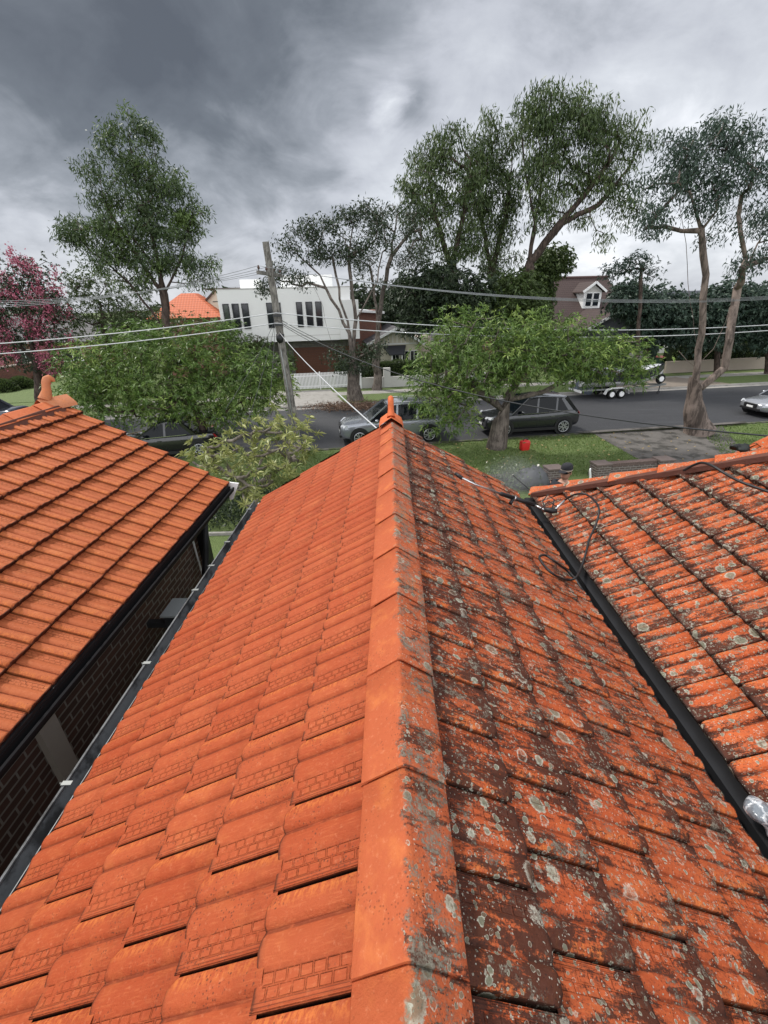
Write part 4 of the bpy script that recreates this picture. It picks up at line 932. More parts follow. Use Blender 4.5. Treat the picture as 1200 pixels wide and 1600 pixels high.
# --- hedges and low planting
def hedge(label, a, b, depth, h, leaf, seed, z0=0., n=9000, Ls=.09, group='clipped hedges across the street', name='hedge', ragged=.06, cat='hedge'):
    a = np.array(a); b = np.array(b); rs = np.random.RandomState(seed); d = b - a; Ln = np.linalg.norm(d); d = d / Ln; nn = np.cross((0, 0, 1), d)
    root = thing(name, label, cat, (a + b) / 2, 0, group)
    mb = MB(); mb.bar((a + b) / 2 - d * (Ln / 2 - .08) + np.array([0, 0, z0 + h / 2 - .05]) - np.array([0, 0, (a + b)[2] / 2]), (a + b) / 2 + d * (Ln / 2 - .08) + np.array([0, 0, z0 + h / 2 - .05]) - np.array([0, 0, (a + b)[2] / 2]), depth - .16, h - .16)
    mb.build('twigs', mat('hedge_core', (.012, .018, .008), .9, .1), root, world=True)
    s_ = rs.rand(n) * Ln; q = rs.rand(n); face = rs.choice(3, n, p=[.45, .45, .10]); o_ = np.where(face == 0, -depth / 2, np.where(face == 2, depth / 2, (q - .5) * depth)); z = np.where(face == 1, h, q * h)
    z = z0 + z; bump_ = ragged * (np.sin(s_ * 3.1 + seed) + np.sin(s_ * 7.7 + 2) * .6 + rs.normal(size=n) * .8)
    o_ = o_ + np.where(face == 0, -bump_, 0); z = z + np.where(face == 1, bump_, 0)
    P = a + s_[:, None] * d + o_[:, None] * nn; P[:, 2] = z
    dr = rs.normal(size=P.shape) + np.array([0, -.4, .5]); PL, FL, UVL = leaves_np(P, dr, Ls, Ls * .5, rs, 0.1)
    link('leaves', mesh_np('leaves', PL, FL, False, UVL), leaf, root, world=True); return root
hedge('clipped box hedge behind the pale grey pillar in front of the cream bungalow', SP(-2.0, 15.7), SP(6.5, 15.7), .9, 1.75, L_hedge, 5, n=14000)
hedge('ragged dark hedge behind the low wall at the right edge', SP(25.5, 15.9), SP(42, 15.9), 1.3, 2.0, L_mid, 6, n=16000, Ls=.14, ragged=.16)
for k, (px, py, r_) in enumerate(((35, 607, .55), (8, 612, .55), (58, 598, .5))):
    p = onz(px, py, .1); rs = np.random.RandomState(60 + k)
    rt = thing('shrub', ['low round green shrub before the far left brick wall, middle one', 'low round green shrub before the far left brick wall, at the photo edge', 'low round green shrub before the far left brick wall, nearest the clay finial'][k], 'shrub', p, 0, 'round shrubs by the far left brick wall')
    q = rs.normal(size=(1500, 3)); q /= np.linalg.norm(q, axis=1, keepdims=True); q[:, 2] = abs(q[:, 2]); PL, FL, UVL = leaves_np(p + q * [1.0, .8, .9] * 1.0, q + rs.normal(size=q.shape) * .4, .16, .07, rs)
    link('leaves', mesh_np('leaves', PL, FL, False, UVL), L_mid, rt, world=True)
    MB().blob(p + [0, 0, .35], (.85, .65, .5), seed=k).build('twigs', mat('hedge_core', (.012, .018, .008)), rt, world=True)
# dark ground cover in the passage bed under the frangipani
rs = np.random.RandomState(5); n = 9000
P = np.stack([rs.uniform(-8.2, -1.7, n), rs.uniform(11.3, 14.6, n), rs.uniform(.02, .55, n)], 1)
PL, FL, UVL = leaves_np(P, rs.normal(size=P.shape) + [0, 0, .6], .12, .05, rs); o = link('groundcover', mesh_np('groundcover', PL, FL, False, UVL), L_dark, None); tag(o, 'low dark ground cover plants in the bed under the frangipani', 'ground cover', kind='stuff')
# pale flowering shrub in the spray mist
p0 = onz(796, 752, .2); rt = thing('shrub', 'small pale flowering shrub next to the grey mound behind the hip ridge', 'shrub', p0)
q = rs.normal(size=(900, 3)) * [.45, .35, .35]; q[:, 2] = abs(q[:, 2]); PL, FL, UVL = leaves_np(p0 + q, rs.normal(size=q.shape), .12, .05, rs); link('leaves', mesh_np('leaves', PL, FL, False, UVL), L_mid, rt, world=True)
q = rs.normal(size=(14, 3)) * [.45, .35, .30]; q[:, 2] = abs(q[:, 2]) + .15; PL, FL, UVL = leaves_np(p0 + q, rs.normal(size=q.shape), .09, .08, rs); link('blossom', mesh_np('blossom', PL, FL, False, UVL), mat('pale_petal', (.62, .60, .52), .6), rt, world=True)
MB().tube([p0 + [0, 0, -.2], p0 + [0, 0, .3]], .03, 5).build('stem', B_brown, rt, world=True)
# grass tufts round the foot of the street trees and along the verge
n = 26000; uu = rs.uniform(-6, 22, n); vv_ = rs.uniform(-5.2, -.25, n)
P = SO + uu[:, None] * ST + vv_[:, None] * SN; P[:, 2] = 0
keep = np.ones(n, bool)
A_ = np.array(ex1)[:2]; aa = np.array(a)[:2]
def side(p, q, X): return (q[0] - p[0]) * (X[:, 1] - p[1]) - (q[1] - p[1]) * (X[:, 0] - p[0])
a1 = onz(925, 677, 0); a2 = onz(1015, 728, 0); b1 = onz(1085, 667, 0); b2_ = onz(1130, 712, 0)
s1 = side(a2, a1, P); s2 = side(b2_, b1, P); keep = ~((s1 < 0) & (s2 > 0))
P = P[keep]; dr = rs.normal(size=P.shape) * .5; dr[:, 2] = 1
PL, FL, UVL = leaves_np(P, dr, .075, .03, rs); o = link('grass', mesh_np('grass', PL, FL, False, UVL), leafmat('grass_blade', ((.085, .145, .030), (.165, .225, .065)), trans=.2), None); tag(o, 'short mown grass of the verge on our side of the street', 'grass', kind='stuff')
n = 260; uu = rs.uniform(-3, 14, n); vv_ = rs.uniform(-5, -.3, n); P = SO + uu[:, None] * ST + vv_[:, None] * SN; P[:, 2] = .06
PL, FL, UVL = leaves_np(P, rs.normal(size=P.shape) * [1, 1, .15], .11, .05, rs); o = link('fallen_leaves', mesh_np('fallen_leaves', PL, FL, False, UVL), mat('dry_leaf', (.34, .25, .11), .8), None); tag(o, 'dry yellow leaves scattered over the verge lawn', 'fallen leaves', kind='stuff')
n = 3500; c0 = onz(556, 636, .1); P = c0 + rs.normal(size=(n, 3)) * [1.5, .6, 0]; P[:, 2] = .11 + rs.rand(n) * .15
PL, FL, UVL = leaves_np(P, rs.normal(size=P.shape) * [1, 1, .3], .14, .05, rs); o = link('leaf_litter', mesh_np('leaf_litter', PL, FL, False, UVL), mat('litter', (.15, .095, .065), .9, var=.4, vscale=3), None); tag(o, 'reddish brown leaf litter around the foot of the pollarded tree opposite', 'leaf litter', kind='stuff')

# far wood along the skyline
rs = np.random.RandomState(99); n = 150000
ang = rs.uniform(-1.05, 1.15, n); dist = rs.uniform(85, 125, n); hh = 5.2 + 1.6 * np.sin(ang * 17 + 1) + 1.1 * np.sin(ang * 41 + 2) + .8 * np.sin(ang * 97)
P = np.stack([np.sin(ang) * dist, np.cos(ang) * dist, hh * rs.rand(n) ** .7], 1)
PL, FL, UVL = leaves_np(P, rs.normal(size=P.shape), .9, .45, rs)
o = link('far_wood', mesh_np('far_wood', PL, FL, False, UVL), L_dark, None); tag(o, 'distant dark band of suburban trees along the skyline', 'wood', kind='stuff')
# ================================================================== BUILDINGS ACROSS THE STREET (built in the street's own frame: x along, y away, z up)
def bthing(name, label, cat, u, v, group=None, z=0., rz=0.):
    p = SP(u, v, z); return thing(name, label, cat, p, TH + rz, group)
def window(parent, x0, x1, z0, z1, y, fm=None, fw=.05, panes=1, rows=1, dep=.06, gm=None, name='window', sill=False):
    fm = fm or m_dark; f = MB()
    f.box2((x0, y - dep, z0), (x0 + fw, y + .02, z1)); f.box2((x1 - fw, y - dep, z0), (x1, y + .02, z1))
    f.box2((x0 + fw, y - dep, z1 - fw), (x1 - fw, y + .02, z1)); f.box2((x0 + fw, y - dep, z0), (x1 - fw, y + .02, z0 + fw))
    for k in range(1, panes): xx = x0 + (x1 - x0) * k / panes; f.box2((xx - fw * .4, y - dep, z0 + fw), (xx + fw * .4, y + .02, z1 - fw))
    for k in range(1, rows): z_ = z0 + (z1 - z0) * k / rows; f.box2((x0 + fw, y - dep + .004, z_ - fw * .4), (x1 - fw, y + .016, z_ + fw * .4))
    w_ = f.build(name, fm, parent)
    g = MB().box2((x0 + fw * .5, y - dep * .45, z0 + fw * .5), (x1 - fw * .5, y + .01, z1 - fw * .5)).build('pane', gm or m_glass, w_)
    if sill: MB().box2((x0 - .06, y - dep - .08, z0 - .07), (x1 + .06, y + .01, z0 - .003)).build('sill', m_wtrim, w_)
    return w_
# --- white modern house: first floor box over a recessed garage; local x: street u, local y: distance behind facade
VH = 19.6
def uvp(px, py, v=VH): return uv_of(onv(px, py, v))
uL, _, zt = uvp(337, 452); uR, _, zt2 = uvp(543, 452)
uR = uvp(550, 520)[0]
ZT = (zt + uvp(420, 452)[2]) / 2; ZB = uvp(470, 533)[2]
wh = bthing('modern_house', 'white rendered two storey house with tall narrow windows and brown garage door', 'house', uL, VH)
Wd = uR - uL
m_stone = brickmat('stacked_stone', (.17, .16, .14), (.11, .105, .095), (.06, .055, .05), bw=.5, bh=.16, axis='xz')
mb = MB(); mb.box2((0, 0, ZB), (Wd, 9, ZT)); mb.build('upper_wall', m_white, wh, bevel=.01)
mb = MB(); mb.box2((-.02, -.02, ZT), (Wd + .02, .28, ZT + .06)); mb.build('parapet_capping', m_offw, wh)
mb = MB(); mb.box2((0, -.012, ZB + .40), (Wd, -.002, ZB + .43)); mb.build('shadow_line', m_offw, wh)
mb = MB(); mb.box2((Wd - .95, -1.0, ZB + .1), (Wd + .55, -.002, ZT - .9)); mb.build('side_bay', m_white, wh, bevel=.01)
zg = uvp(490, 544)[2]; ug0 = uvp(459, 560)[0] - uL; ug1 = ug0 + 4.9
mb = MB(); mb.box2((.1, 1.0, 0), (ug0 - .02, 8.8, ZB - .002)); mb.box2((ug1 + .02, 1.0, 0), (Wd - .1, 8.8, ZB - .002)); mb.box2((ug0 - .02, 1.0, zg + .0), (ug1 + .02, 8.8, ZB - .002)); mb.build('lower_wall', m_stone, wh)
gd = MB()
for k in range(12): z0 = .1 + (zg - .1) * k / 12; gd.box2((ug0, 1.06 + .0, z0 + .012), (ug1, 1.2, .1 + (zg - .1) * (k + 1) / 12))
gdo = gd.build('garage_door', mat('brown_timber_door', (.115, .045, .026), .5, .35, var=.2, vscale=3), wh)
mb = MB().box2((ug0, 1.10, .1), (ug1, 1.25, zg)).build('door_backing', m_black, gdo)
mb = MB(); mb.box2((2.6, .9, 0.1), (3.3, .99, 2.2)); mb.build('side_door', m_black, wh)
zw0, zw1 = uvp(470, 511)[2], uvp(460, 472)[2]
gw = mat('window_glass_green', (.05, .065, .05), .1, .8, var=.4, vscale=1.2)
for i, (xa, xb) in enumerate(((347.5, 357.5), (362, 373), (377, 388), (416, 426), (428, 438.5), (462.5, 472), (477.5, 488), (492.5, 502.5))):
    ua, ub = uvp(xa, 478)[0] - uL, uvp(xb, 478)[0] - uL
    window(wh, ua, ub, zw0, zw1, 0.0, gm=gw if i == 0 else None, fw=.06)
mb = MB(); mb.box2((1.0, 5.5, ZT - .2), (2.6, 8, ZT + .9)); mb.box2((4.5, 4.5, ZT - .2), (Wd - 1.2, 8.5, ZT + 1.1)); mb.build('roof_plant_room', m_white, wh)
# white picket gate
ug0_, _, _ = uv_of(onz(452, 615, .1)); ug1_, _, _ = uv_of(onz(549, 608, .1)); VG = 14.5
gt = bthing('picket_gate', 'wide white picket gate across the pale concrete driveway opposite', 'gate', ug0_, VG)
n = 44; Wg = ug1_ - ug0_
for k in range(n):
    xx = Wg * (k + .5) / n; MB().box((xx, 0, .22 + .56), (.072, .022, 1.12)).build('picket', m_wtrim, gt)
MB().box2((0, .012, .35), (Wg, .05, .43)).box2((0, .012, 1.08), (Wg, .05, 1.16)).build('rail', m_wtrim, gt)
for a_, b_ in (((-.14, -.05, .1), (-.01, .08, 1.5)), ((Wg * .5 - .04, .05, .13), (Wg * .5 + .04, .10, 1.4)), ((Wg + .01, -.05, .1), (Wg + .16, .10, 1.75))): MB().box2(a_, b_).build('post', m_wtrim, gt)
# small terracotta house and cream gable at the left of the white house
u0, _, zr = uv_of(onv(335, 493, 24)); rh = bthing('tiled_house', 'small cottage with orange tiled hip roof left of the white modern house', 'house', uv_of(onv(298, 493, 24))[0], 24)
xa = uv_of(onv(240, 500, 24))[0]; xb = uv_of(onv(341, 496, 24))[0]; xo = uv_of(onv(298, 493, 24))[0]; ze = uv_of(onv(320, 496, 24))[2]; zp = uv_of(onv(300, 458, 26.5))[2]
m_rt = mat('orange_roof_tiles', (.55, .13, .045), .7, .3, var=.12, vscale=2)
def tilerows(m, name):   # corrugated courses for distant roofs
    mm = bpy.data.materials.new(name); mm.use_nodes = True; t = NT(mm.node_tree); b = mm.node_tree.nodes['Principled BSDF']
    x, y, z = t.sep(t.new('ShaderNodeTexCoord').outputs['Object'])
    fz = t.math('FRACT', t.math('MULTIPLY', z, 5.6)); fx = t.math('FRACT', t.math('MULTIPLY', x, 4.2))
    c = t.mix(t.noise(t.comb(t.math('FLOOR', t.math('MULTIPLY', x, 4.2)), t.math('FLOOR', t.math('MULTIPLY', z, 5.6)), 0), 3., 1), m, tuple(q * .62 for q in m))
    c = t.mix(t.math('MULTIPLY', t.smooth(fz, .22, .0), .75), c, tuple(q * .25 for q in m)); c = t.mix(t.math('MULTIPLY', t.smooth(fx, .2, .0), .35), c, tuple(q * .4 for q in m))
    t.put(b.inputs['Base Color'], c); b.inputs['Roughness'].default_value = .75; t.put(b.inputs['Normal'], t.bump(t.math('SUBTRACT', t.smooth(fx, 0, .5), fz), .6, .05)); return mm
m_rt = tilerows((.58, .13, .04), 'orange_courses'); m_rb = tilerows((.060, .034, .029), 'brown_courses'); m_rg = tilerows((.075, .07, .075), 'grey_courses')
mb = MB(); mb.add([(xa - xo - .5, -.4, ze), (xb - xo + .3, -.4, ze), (xb - xo + .3, 7, ze), (xa - xo - .5, 7, ze), (xa - xo + 2., 2.5, zp), (-.0, 2.5, zp), (0, 4.2, zp), (xa - xo + 2., 4.2, zp)],
                  [(0, 1, 5, 4), (1, 2, 6, 5), (2, 3, 7, 6), (3, 0, 4, 7), (4, 5, 6, 7), (3, 2, 1, 0)]); mb.build('roof', m_rt, rh)
MB().box2((xa - xo, 0, 0), (xb - xo, 6.6, ze - .01)).build('wall', m_brick2, rh)
window(rh, -2.6, -1.2, 1.2, 2.6, 0, m_wtrim, panes=2)
gx = uv_of(onv(322, 462, 27)); gh = bthing('cottage', 'cream weatherboard gable peeping between the orange roof and the white house', 'house', gx[0], 27)
zz1 = uv_of(onv(332, 452, 27))[2]; zz0 = uv_of(onv(330, 475, 27))[2]
MB().prism([(0, 0), (3.2, 0), (3.2, zz1 - .15), (.9, zz1 - .15), (0, zz0 + .25)], 0, 5, lambda p, q: (p[0], q, p[1])).build('wall', m_cream, gh)
MB().bar((-.3, -.1, zz0 + .10), (1.0, -.1, zz1 + .02), .3, .14).bar((1.0, -.1, zz1 + .0), (3.3, -.1, zz1 + .0), .3, .10).box2((-.2, -.28, zz1), (3.3, 5.2, zz1 + .08)).build('roof', mat('brown_fascia', (.06, .04, .03), .6), gh)
MB().box2((.5, -.02, zz0 + .15), (3.2, -.002, zz0 + .22)).build('trim', m_dark, gh)
# brick house beyond, right of the white house
hb_ = bthing('brick_house', 'small red brick wall and white gutter showing right of the white house', 'house', uv_of(onv(546, 500, 26))[0], 26)
zq = uv_of(onv(550, 486, 26))[2]
MB().box2((0, 0, 0), (3.0, 6, zq)).build('wall', m_brick2, hb_); MB().prism([(-.3, zq), (3.3, zq - .3), (3.3, zq - .1), (-.3, zq + .22)], -.3, 6.2, lambda p, q: (p[0], q, p[1])).build('roof', m_wtrim, hb_)

# --- cream bungalow with gable and hedge; low wall with pillars
VB = 22.5
bu = [uv_of(onv(q, 560, VB))[0] for q in (583, 660, 655)]
cb = bthing('bungalow', 'cream bungalow with white gable and dark porch awning behind the hedge', 'house', bu[0], VB)
apx = uv_of(onv(620, 511, VB)); xl = uv_of(onv(578, 535, VB)); xr = uv_of(onv(658, 536, VB))
a0, az = apx[0] - bu[0], apx[2]; l0, lz = xl[0] - bu[0], xl[2]; r0_, rz0 = xr[0] - bu[0], xr[2]
eave = (lz + rz0) / 2
MB().prism([(.25, 0), (r0_ - .35, 0), (r0_ - .35, eave + .1), (a0, az - .25), (.25, eave + .1)], 0, 7, lambda p, q: (p[0], q, p[1])).build('wall', m_cream, cb)
MB().box2((.2, -.05, eave - .15), (r0_ - .3, -.002, eave - .03)).build('gable_beam', m_wtrim, cb)
for k in range(9):
    xx = .7 + (r0_ - 1.4) * k / 8; hgt_ = (az - .4 - eave) * (1 - abs(xx - a0) / (r0_ / 2)) ; 
    if hgt_ > .15: MB().box2((xx - .03, -.03, eave), (xx + .03, -.003, eave + hgt_)).build('gable_batten', m_wtrim, cb)
rf = MB(); rf.bar((l0 - .35, -.35 + 3.6, lz - .12), (a0, -.35 + 3.6, az), 7.9, .09, up=(0, 0, 1)).bar((r0_ + .35, 3.25, rz0 - .12), (a0, 3.25, az), 7.9, .09)
rf.build('roof', m_rg, cb)
MB().bar((l0 - .35, -.72, lz - .14), (a0, -.72, az - .02), .05, .20).bar((r0_ + .35, -.72, rz0 - .14), (a0, -.72, az - .02), .05, .20).build('barge_board', m_wtrim, cb)
MB().add([(1.3, -1.3, eave - .85), (r0_ - 1.8, -1.3, eave - .85), (r0_ - 1.4, -.02, eave - .22), (.9, -.02, eave - .22), (1.3, -1.3, eave - .93), (r0_ - 1.8, -1.3, eave - .93), (r0_ - 1.4, -.02, eave - .3), (.9, -.02, eave - .3)],
         [(0, 1, 2, 3), (7, 6, 5, 4), (0, 4, 5, 1), (1, 5, 6, 2), (3, 7, 4, 0)]).build('porch_roof', mat('slate_awning', (.035, .036, .042), .7), cb)
for xx in (1.5, r0_ - 2.0): MB().box2((xx, -1.25, .1), (xx + .1, -1.15, eave - .9)).build('porch_post', m_wtrim, cb)
for xx in (1.7, 2.55, 3.4): window(cb, xx, xx + .7, eave - 2.1, eave - .7, 0., m_wtrim, panes=2)
MB().box2((r0_ - .2, 1, 0), (r0_ + 1.1, 6, 2.9)).build('side_wall', mat('cream_pink', (.55, .46, .40), .8), cb)
MB().add([(r0_ - .5, 1.5, eave - .2), (r0_ + 4.5, 1.5, eave - .2), (r0_ + 3, 5, az - .4), (a0 + .5, 5, az - .4)], [(0, 1, 2, 3)]).build('rear_roof', m_rg, cb)
# the wall
u0 = uv_of(onz(566, 608, .1))[0]; u1 = u0 + 9.5
wl = bthing('low_wall', 'low pale grey rendered wall with square pillar in front of the box hedge', 'wall', u0, 14.3)
pu = uv_of(onz(602, 608, .1))[0] - u0
MB().box2((0, 0, .1), (pu, .22, .85)).box2((pu + .50, 0, .1), (9.5, .22, .85)).build('wall', m_offw, wl)
MB().box2((pu + .002, -.08, .1), (pu + .498, .32, 1.48)).build('pillar', m_offw, wl, bevel=.01)
MB().box2((-.26, -.08, .1), (-.003, .25, 1.45)).build('end_post', m_wtrim, wl)
# right-hand low wall
u0 = uv_of(onz(1092, 590, .1))[0]; rw = bthing('low_wall', 'long low beige rendered wall with small piers at the right edge', 'wall', 24.6, 14.6)
m_bei = mat('beige_render', (.34, .29, .24), .85, .2, var=.12, vscale=1)
MB().box2((0, 0, .1), (26, .25, 1.0)).build('wall', m_bei, rw)
for xx in (5.0, 13.): MB().box2((xx, -.06, .1), (xx + .5, .33, 1.35)).build('pier', m_bei, rw)

# --- brown tiled house with dormer
VD = 24.
def dv(px, py, v=VD): return uv_of(onv(px, py, v))
o0 = dv(850, 520)[0]
bh = bthing('brown_roof_house', 'two storey house with dark brown tiled roof and small white dormer window', 'house', o0, VD)
# roof plane rises away from street: eave at v=VD, ridge further
ze = dv(900, 512)[2]; ridge = uv_of(onv(900, 434, VD + 5.0)); 
x0, x1 = -3., dv(957, 480, VD + 2.)[0] - o0 + .8
zr = ridge[2]
mb = MB(); mb.add([(x0, -.5, ze - .1), (x1, -.5, ze - .1), (x1, 5, zr), (x0, 5, zr), (x1, 11, ze), (x0, 11, ze)], [(0, 1, 2, 3), (3, 2, 4, 5), (0, 3, 5), (1, 4, 2)]); mb.build('roof', m_rb, bh)
mb = MB(); mb.tube([(x0, 5, zr + .03), (x1, 5, zr + .03)], .12, 8); mb.build('ridge_capping', mat('brown_cap', (.09, .05, .045), .8), bh)
MB().box2((x0 + .4, 0, 0), (x1 - .4, 10.5, ze - .1)).build('wall', m_brick2, bh)
# dormer
slope = (zr - ze + .1) / 5.5
P1 = dv(913, 458, VD + 1.6); dx0 = P1[0] - o0; dx1 = dv(940, 460, VD + 1.6)[0] - o0; dz0 = dv(927, 482, VD + 1.6)[2]; dz1 = dv(930, 455, VD + 1.6)[2]; dza = dv(933, 442, VD + 1.6)[2]
yd = 1.6; dm = (dx0 + dx1) / 2
dw = MB().prism([(dx0, dz0), (dx1, dz0), (dx1, dz1), (dm, dza - .12), (dx0, dz1)], yd, yd + 3., lambda p, q: (p[0], q, p[1])).build('dormer', m_wtrim, bh)
MB().prism([(dx0 - .28, dz1 - .12), (dm, dza), (dx1 + .28, dz1 - .12), (dx1 + .28, dz1), (dm, dza + .14), (dx0 - .28, dz1)], yd - .3, yd + 3, lambda p, q: (p[0], q, p[1])).build('dormer_roof', m_rb, dw)
MB().bar((dx0 - .3, yd - .32, dz1 - .06), (dm, yd - .32, dza + .06), .05, .20).bar((dx1 + .3, yd - .32, dz1 - .06), (dm, yd - .32, dza + .06), .05, .20).build('barge_board', m_wtrim, dw)
MB().prism([(dx0 + .12, dz1 - .1), (dx1 - .12, dz1 - .1), (dm, dza - .25)], yd - .01, yd - .003, lambda p, q: (p[0], q, p[1])).build('gable_panel', m_offw, dw)
wv = MB()
w1 = window(bh, dx0 + .2, dm - .03, dz0 + .18, dz1 - .12, yd, m_wtrim, rows=2); w2 = window(bh, dm + .03, dx1 - .2, dz0 + .18, dz1 - .12, yd, m_wtrim, rows=2)
# front gable, dark, with white barge boards
VF = 20.5
ga = uv_of(onv(963, 484, VF)); gl_ = uv_of(onv(922, 509, VF)); gr_ = uv_of(onv(1003, 518, VF))
fg = bthing('gabled_house', 'dark grey gable with peeling white barge boards in front of the brown roof', 'house', ga[0], VF)
wl_, wr_ = gl_[0] - ga[0] - 1.2, gr_[0] - ga[0] + .3; zl_ = gl_[2] - .55; zr_ = gr_[2] - .2
MB().prism([(wl_ + .4, 0), (wr_ - .4, 0), (wr_ - .4, zr_ + .1), (0, ga[2] - .25), (wl_ + .4, zl_ + .15)], 0, 6, lambda p, q: (p[0], q, p[1])).build('wall', mat('dark_grey_boards', (.055, .058, .068), .8, var=.3, vscale=1.5), fg)
MB().bar((wl_, 2.7, zl_ - .05), (0, 2.7, ga[2] - .03), 6.6, .08).bar((wr_, 2.7, zr_ - .05), (0, 2.7, ga[2] - .03), 6.6, .08).build('roof', m_rb, fg)
MB().bar((wl_, -.66, zl_ - .08), (0, -.66, ga[2] - .06), .05, .22).bar((wr_, -.66, zr_ - .08), (0, -.66, ga[2] - .06), .05, .22).build('barge_board', mat('peeling_white', (.62, .62, .60), .7, col2=(.06, .06, .065), c2scale=3.5, c2lo=.50, c2hi=.54), fg)
MB().box2((wr_ - 3.0, -.02, 1.0), (wr_ - 1.6, -.0, 2.3)).build('window', m_glass, fg)
# dark long roof at right
p0_, p1_ = uv_of(onv(1000, 458, 27)), uv_of(onv(1200, 452, 27))
lr = bthing('long_house', 'long low house with dark roof line behind the blue green trees', 'house', p0_[0], 27)
zt_ = p0_[2]
MB().add([(-3, -.4, zt_ - 1.6), (16, -.4, zt_ - 1.6), (16, 3.5, zt_ + .15), (-3, 3.5, zt_ + .05), (16, 8, zt_ - 1.4), (-3, 8, zt_ - 1.4)], [(0, 1, 2, 3), (3, 2, 4, 5), (0, 3, 5), (1, 4, 2)]).build('roof', mat('dark_sheet_roof', (.045, .05, .058), .5), lr)
MB().box2((-2.6, 0, 0), (15.6, 7.6, zt_ - 1.62)).build('wall', m_offw, lr)
for k in range(4): window(lr, -1 + k * 4., .6 + k * 4., 1.0, 2.3, 0., m_wtrim, panes=2)
# green shed and bins
su = uv_of(onv(983, 548, 18)); 
sh_ = bthing('garden_shed', 'green metal shed with pale roof sheet behind the boat trailer', 'shed', su[0], 18.2)
m_gm = mat('green_sheet', (.035, .060, .048), .5, .4, var=.15)
zS = uv_of(onv(1000, 535, 18))[2]; sw = uv_of(onv(1031, 545, 18))[0] - su[0]
MB().prism([(0, 0), (sw, 0), (sw, zS - .15), (0, zS)], 0, 3, lambda p, q: (p[0], q, p[1])).build('wall', m_gm, sh_)
MB().prism([(-.15, zS + .02), (sw + .15, zS - .15), (sw + .15, zS - .08), (-.15, zS + .1)], -.12, 3.1, lambda p, q: (p[0], q, p[1])).build('roof', mat('rust_stained_sheet', (.33, .30, .27), .6, col2=(.14, .08, .05), c2scale=4), sh_)
MB().box2((.1, -.05, .5), (sw * .5, -.002, zS - .75)).build('pale_panel', m_offw, sh_)
def bin_(u, v, label, lid, body):
    b_ = bthing('wheelie_bin', label, 'bin', u, v, z=.13, rz=.2)
    MB().loft([[(-.22, -.25, .06), (.22, -.25, .06), (.22, .25, .06), (-.22, .25, .06)], [(-.29, -.33, .95), (.29, -.33, .95), (.29, .33, .95), (-.29, .33, .95)]]).build('body', body, b_, bevel=.02)
    MB().loft([[(-.31, -.36, .955), (.31, -.36, .955), (.31, .38, .955), (-.31, .38, .955)], [(-.26, -.30, 1.06), (.26, -.30, 1.06), (.28, .36, 1.08), (-.28, .36, 1.08)]]).build('lid', lid, b_, bevel=.015)
    MB().tube([(-.27, .30, .10), (-.20, .30, .10)], .10, 12).build('wheel', m_black, b_); MB().tube([(.20, .30, .10), (.27, .30, .10)], .10, 12).build('wheel', m_black, b_)
    MB().tube([(-.28, .42, 1.0), (.28, .42, 1.0)], .018, 6).build('handle', m_black, b_)
b1p = uv_of(onz(1029, 559, .13)); bin_(uv_of(onv(1036, 552, 16.5))[0], 16.5, 'dark green wheelie bin with a dull red lid beside the shed', mat('red_lid', (.22, .05, .04), .5), mat('bin_green', (.02, .05, .035), .5))
bin_(uv_of(onv(1046, 553, 16.5))[0] + .1, 16.6, 'dark wheelie bin with a black lid, to the right of the red lidded bin', m_black, mat('bin_green', (.02, .05, .035), .5))
pb = bthing('leaning_board', 'pinkish board leaning on the ground right of the wheelie bins', 'board', uv_of(onv(1058, 552, 16.3))[0], 16.3)
MB().add([(-.5, 0, .13), (.6, 0, .13), (.5, .3, .75), (-.2, .3, 1.25), (-.5, .04, .13), (.6, .04, .13), (.5, .34, .75), (-.2, .34, 1.25)], [(0, 1, 2, 3), (7, 6, 5, 4), (0, 4, 5, 1), (1, 5, 6, 2), (2, 6, 7, 3), (3, 7, 4, 0)]).build('panel', mat('pink_board', (.45, .35, .29), .8), pb)

# --- far left: brick fence wall, building behind
fb = thing('brick_wall', 'low red brick garden wall with pale coping at the far left', 'wall', onz(20, 612, .1))
A_, B_ = onz(-60, 622, .1), onz(92, 592, .1); d_ = B_ - A_; n_ = np.cross((0, 0, 1), nv(d_)) * .12
def wallseg(A, B, th, z0, z1):
    d = nv(B - A); nn = np.cross((0, 0, 1), d) * th / 2; P = [A - nn, B - nn, B + nn, A + nn]
    return MB().add([(p[0], p[1], z0) for p in P] + [(p[0], p[1], z1) for p in P], [(3, 2, 1, 0), (4, 5, 6, 7), (0, 1, 5, 4), (1, 2, 6, 5), (2, 3, 7, 6), (3, 0, 4, 7)])
wallseg(A_, B_, .24, 0, 1.75).build('wall', brickmat('fence_brick', (.20, .075, .05), (.13, .05, .035), (.22, .19, .16), axis='xyz'), fb, world=True)
wallseg(A_, B_, .34, 1.752, 1.86).build('coping', mat('coping_stone', (.34, .28, .24), .8), fb, world=True)
lh = thing('house', 'dim brick house with grey roof half hidden behind the pink myrtle', 'house', (-36, 48, 0), TH)
MB().box2((-9, 0, 0), (7, 8, 2.9)).build('wall', m_brick2, lh); MB().add([(-9.5, -.5, 2.9), (7.5, -.5, 2.9), (7.5, 8.5, 2.9), (-9.5, 8.5, 2.9), (-5, 4, 5.4), (3, 4, 5.4)], [(0, 1, 5, 4), (1, 2, 5), (2, 3, 4, 5), (3, 0, 4), (3, 2, 1, 0)]).build('roof', m_rg, lh)
for k in range(3): window(lh, -7 + 4.5 * k, -5 + 4.5 * k, 1, 2.3, 0, m_wtrim, panes=2)

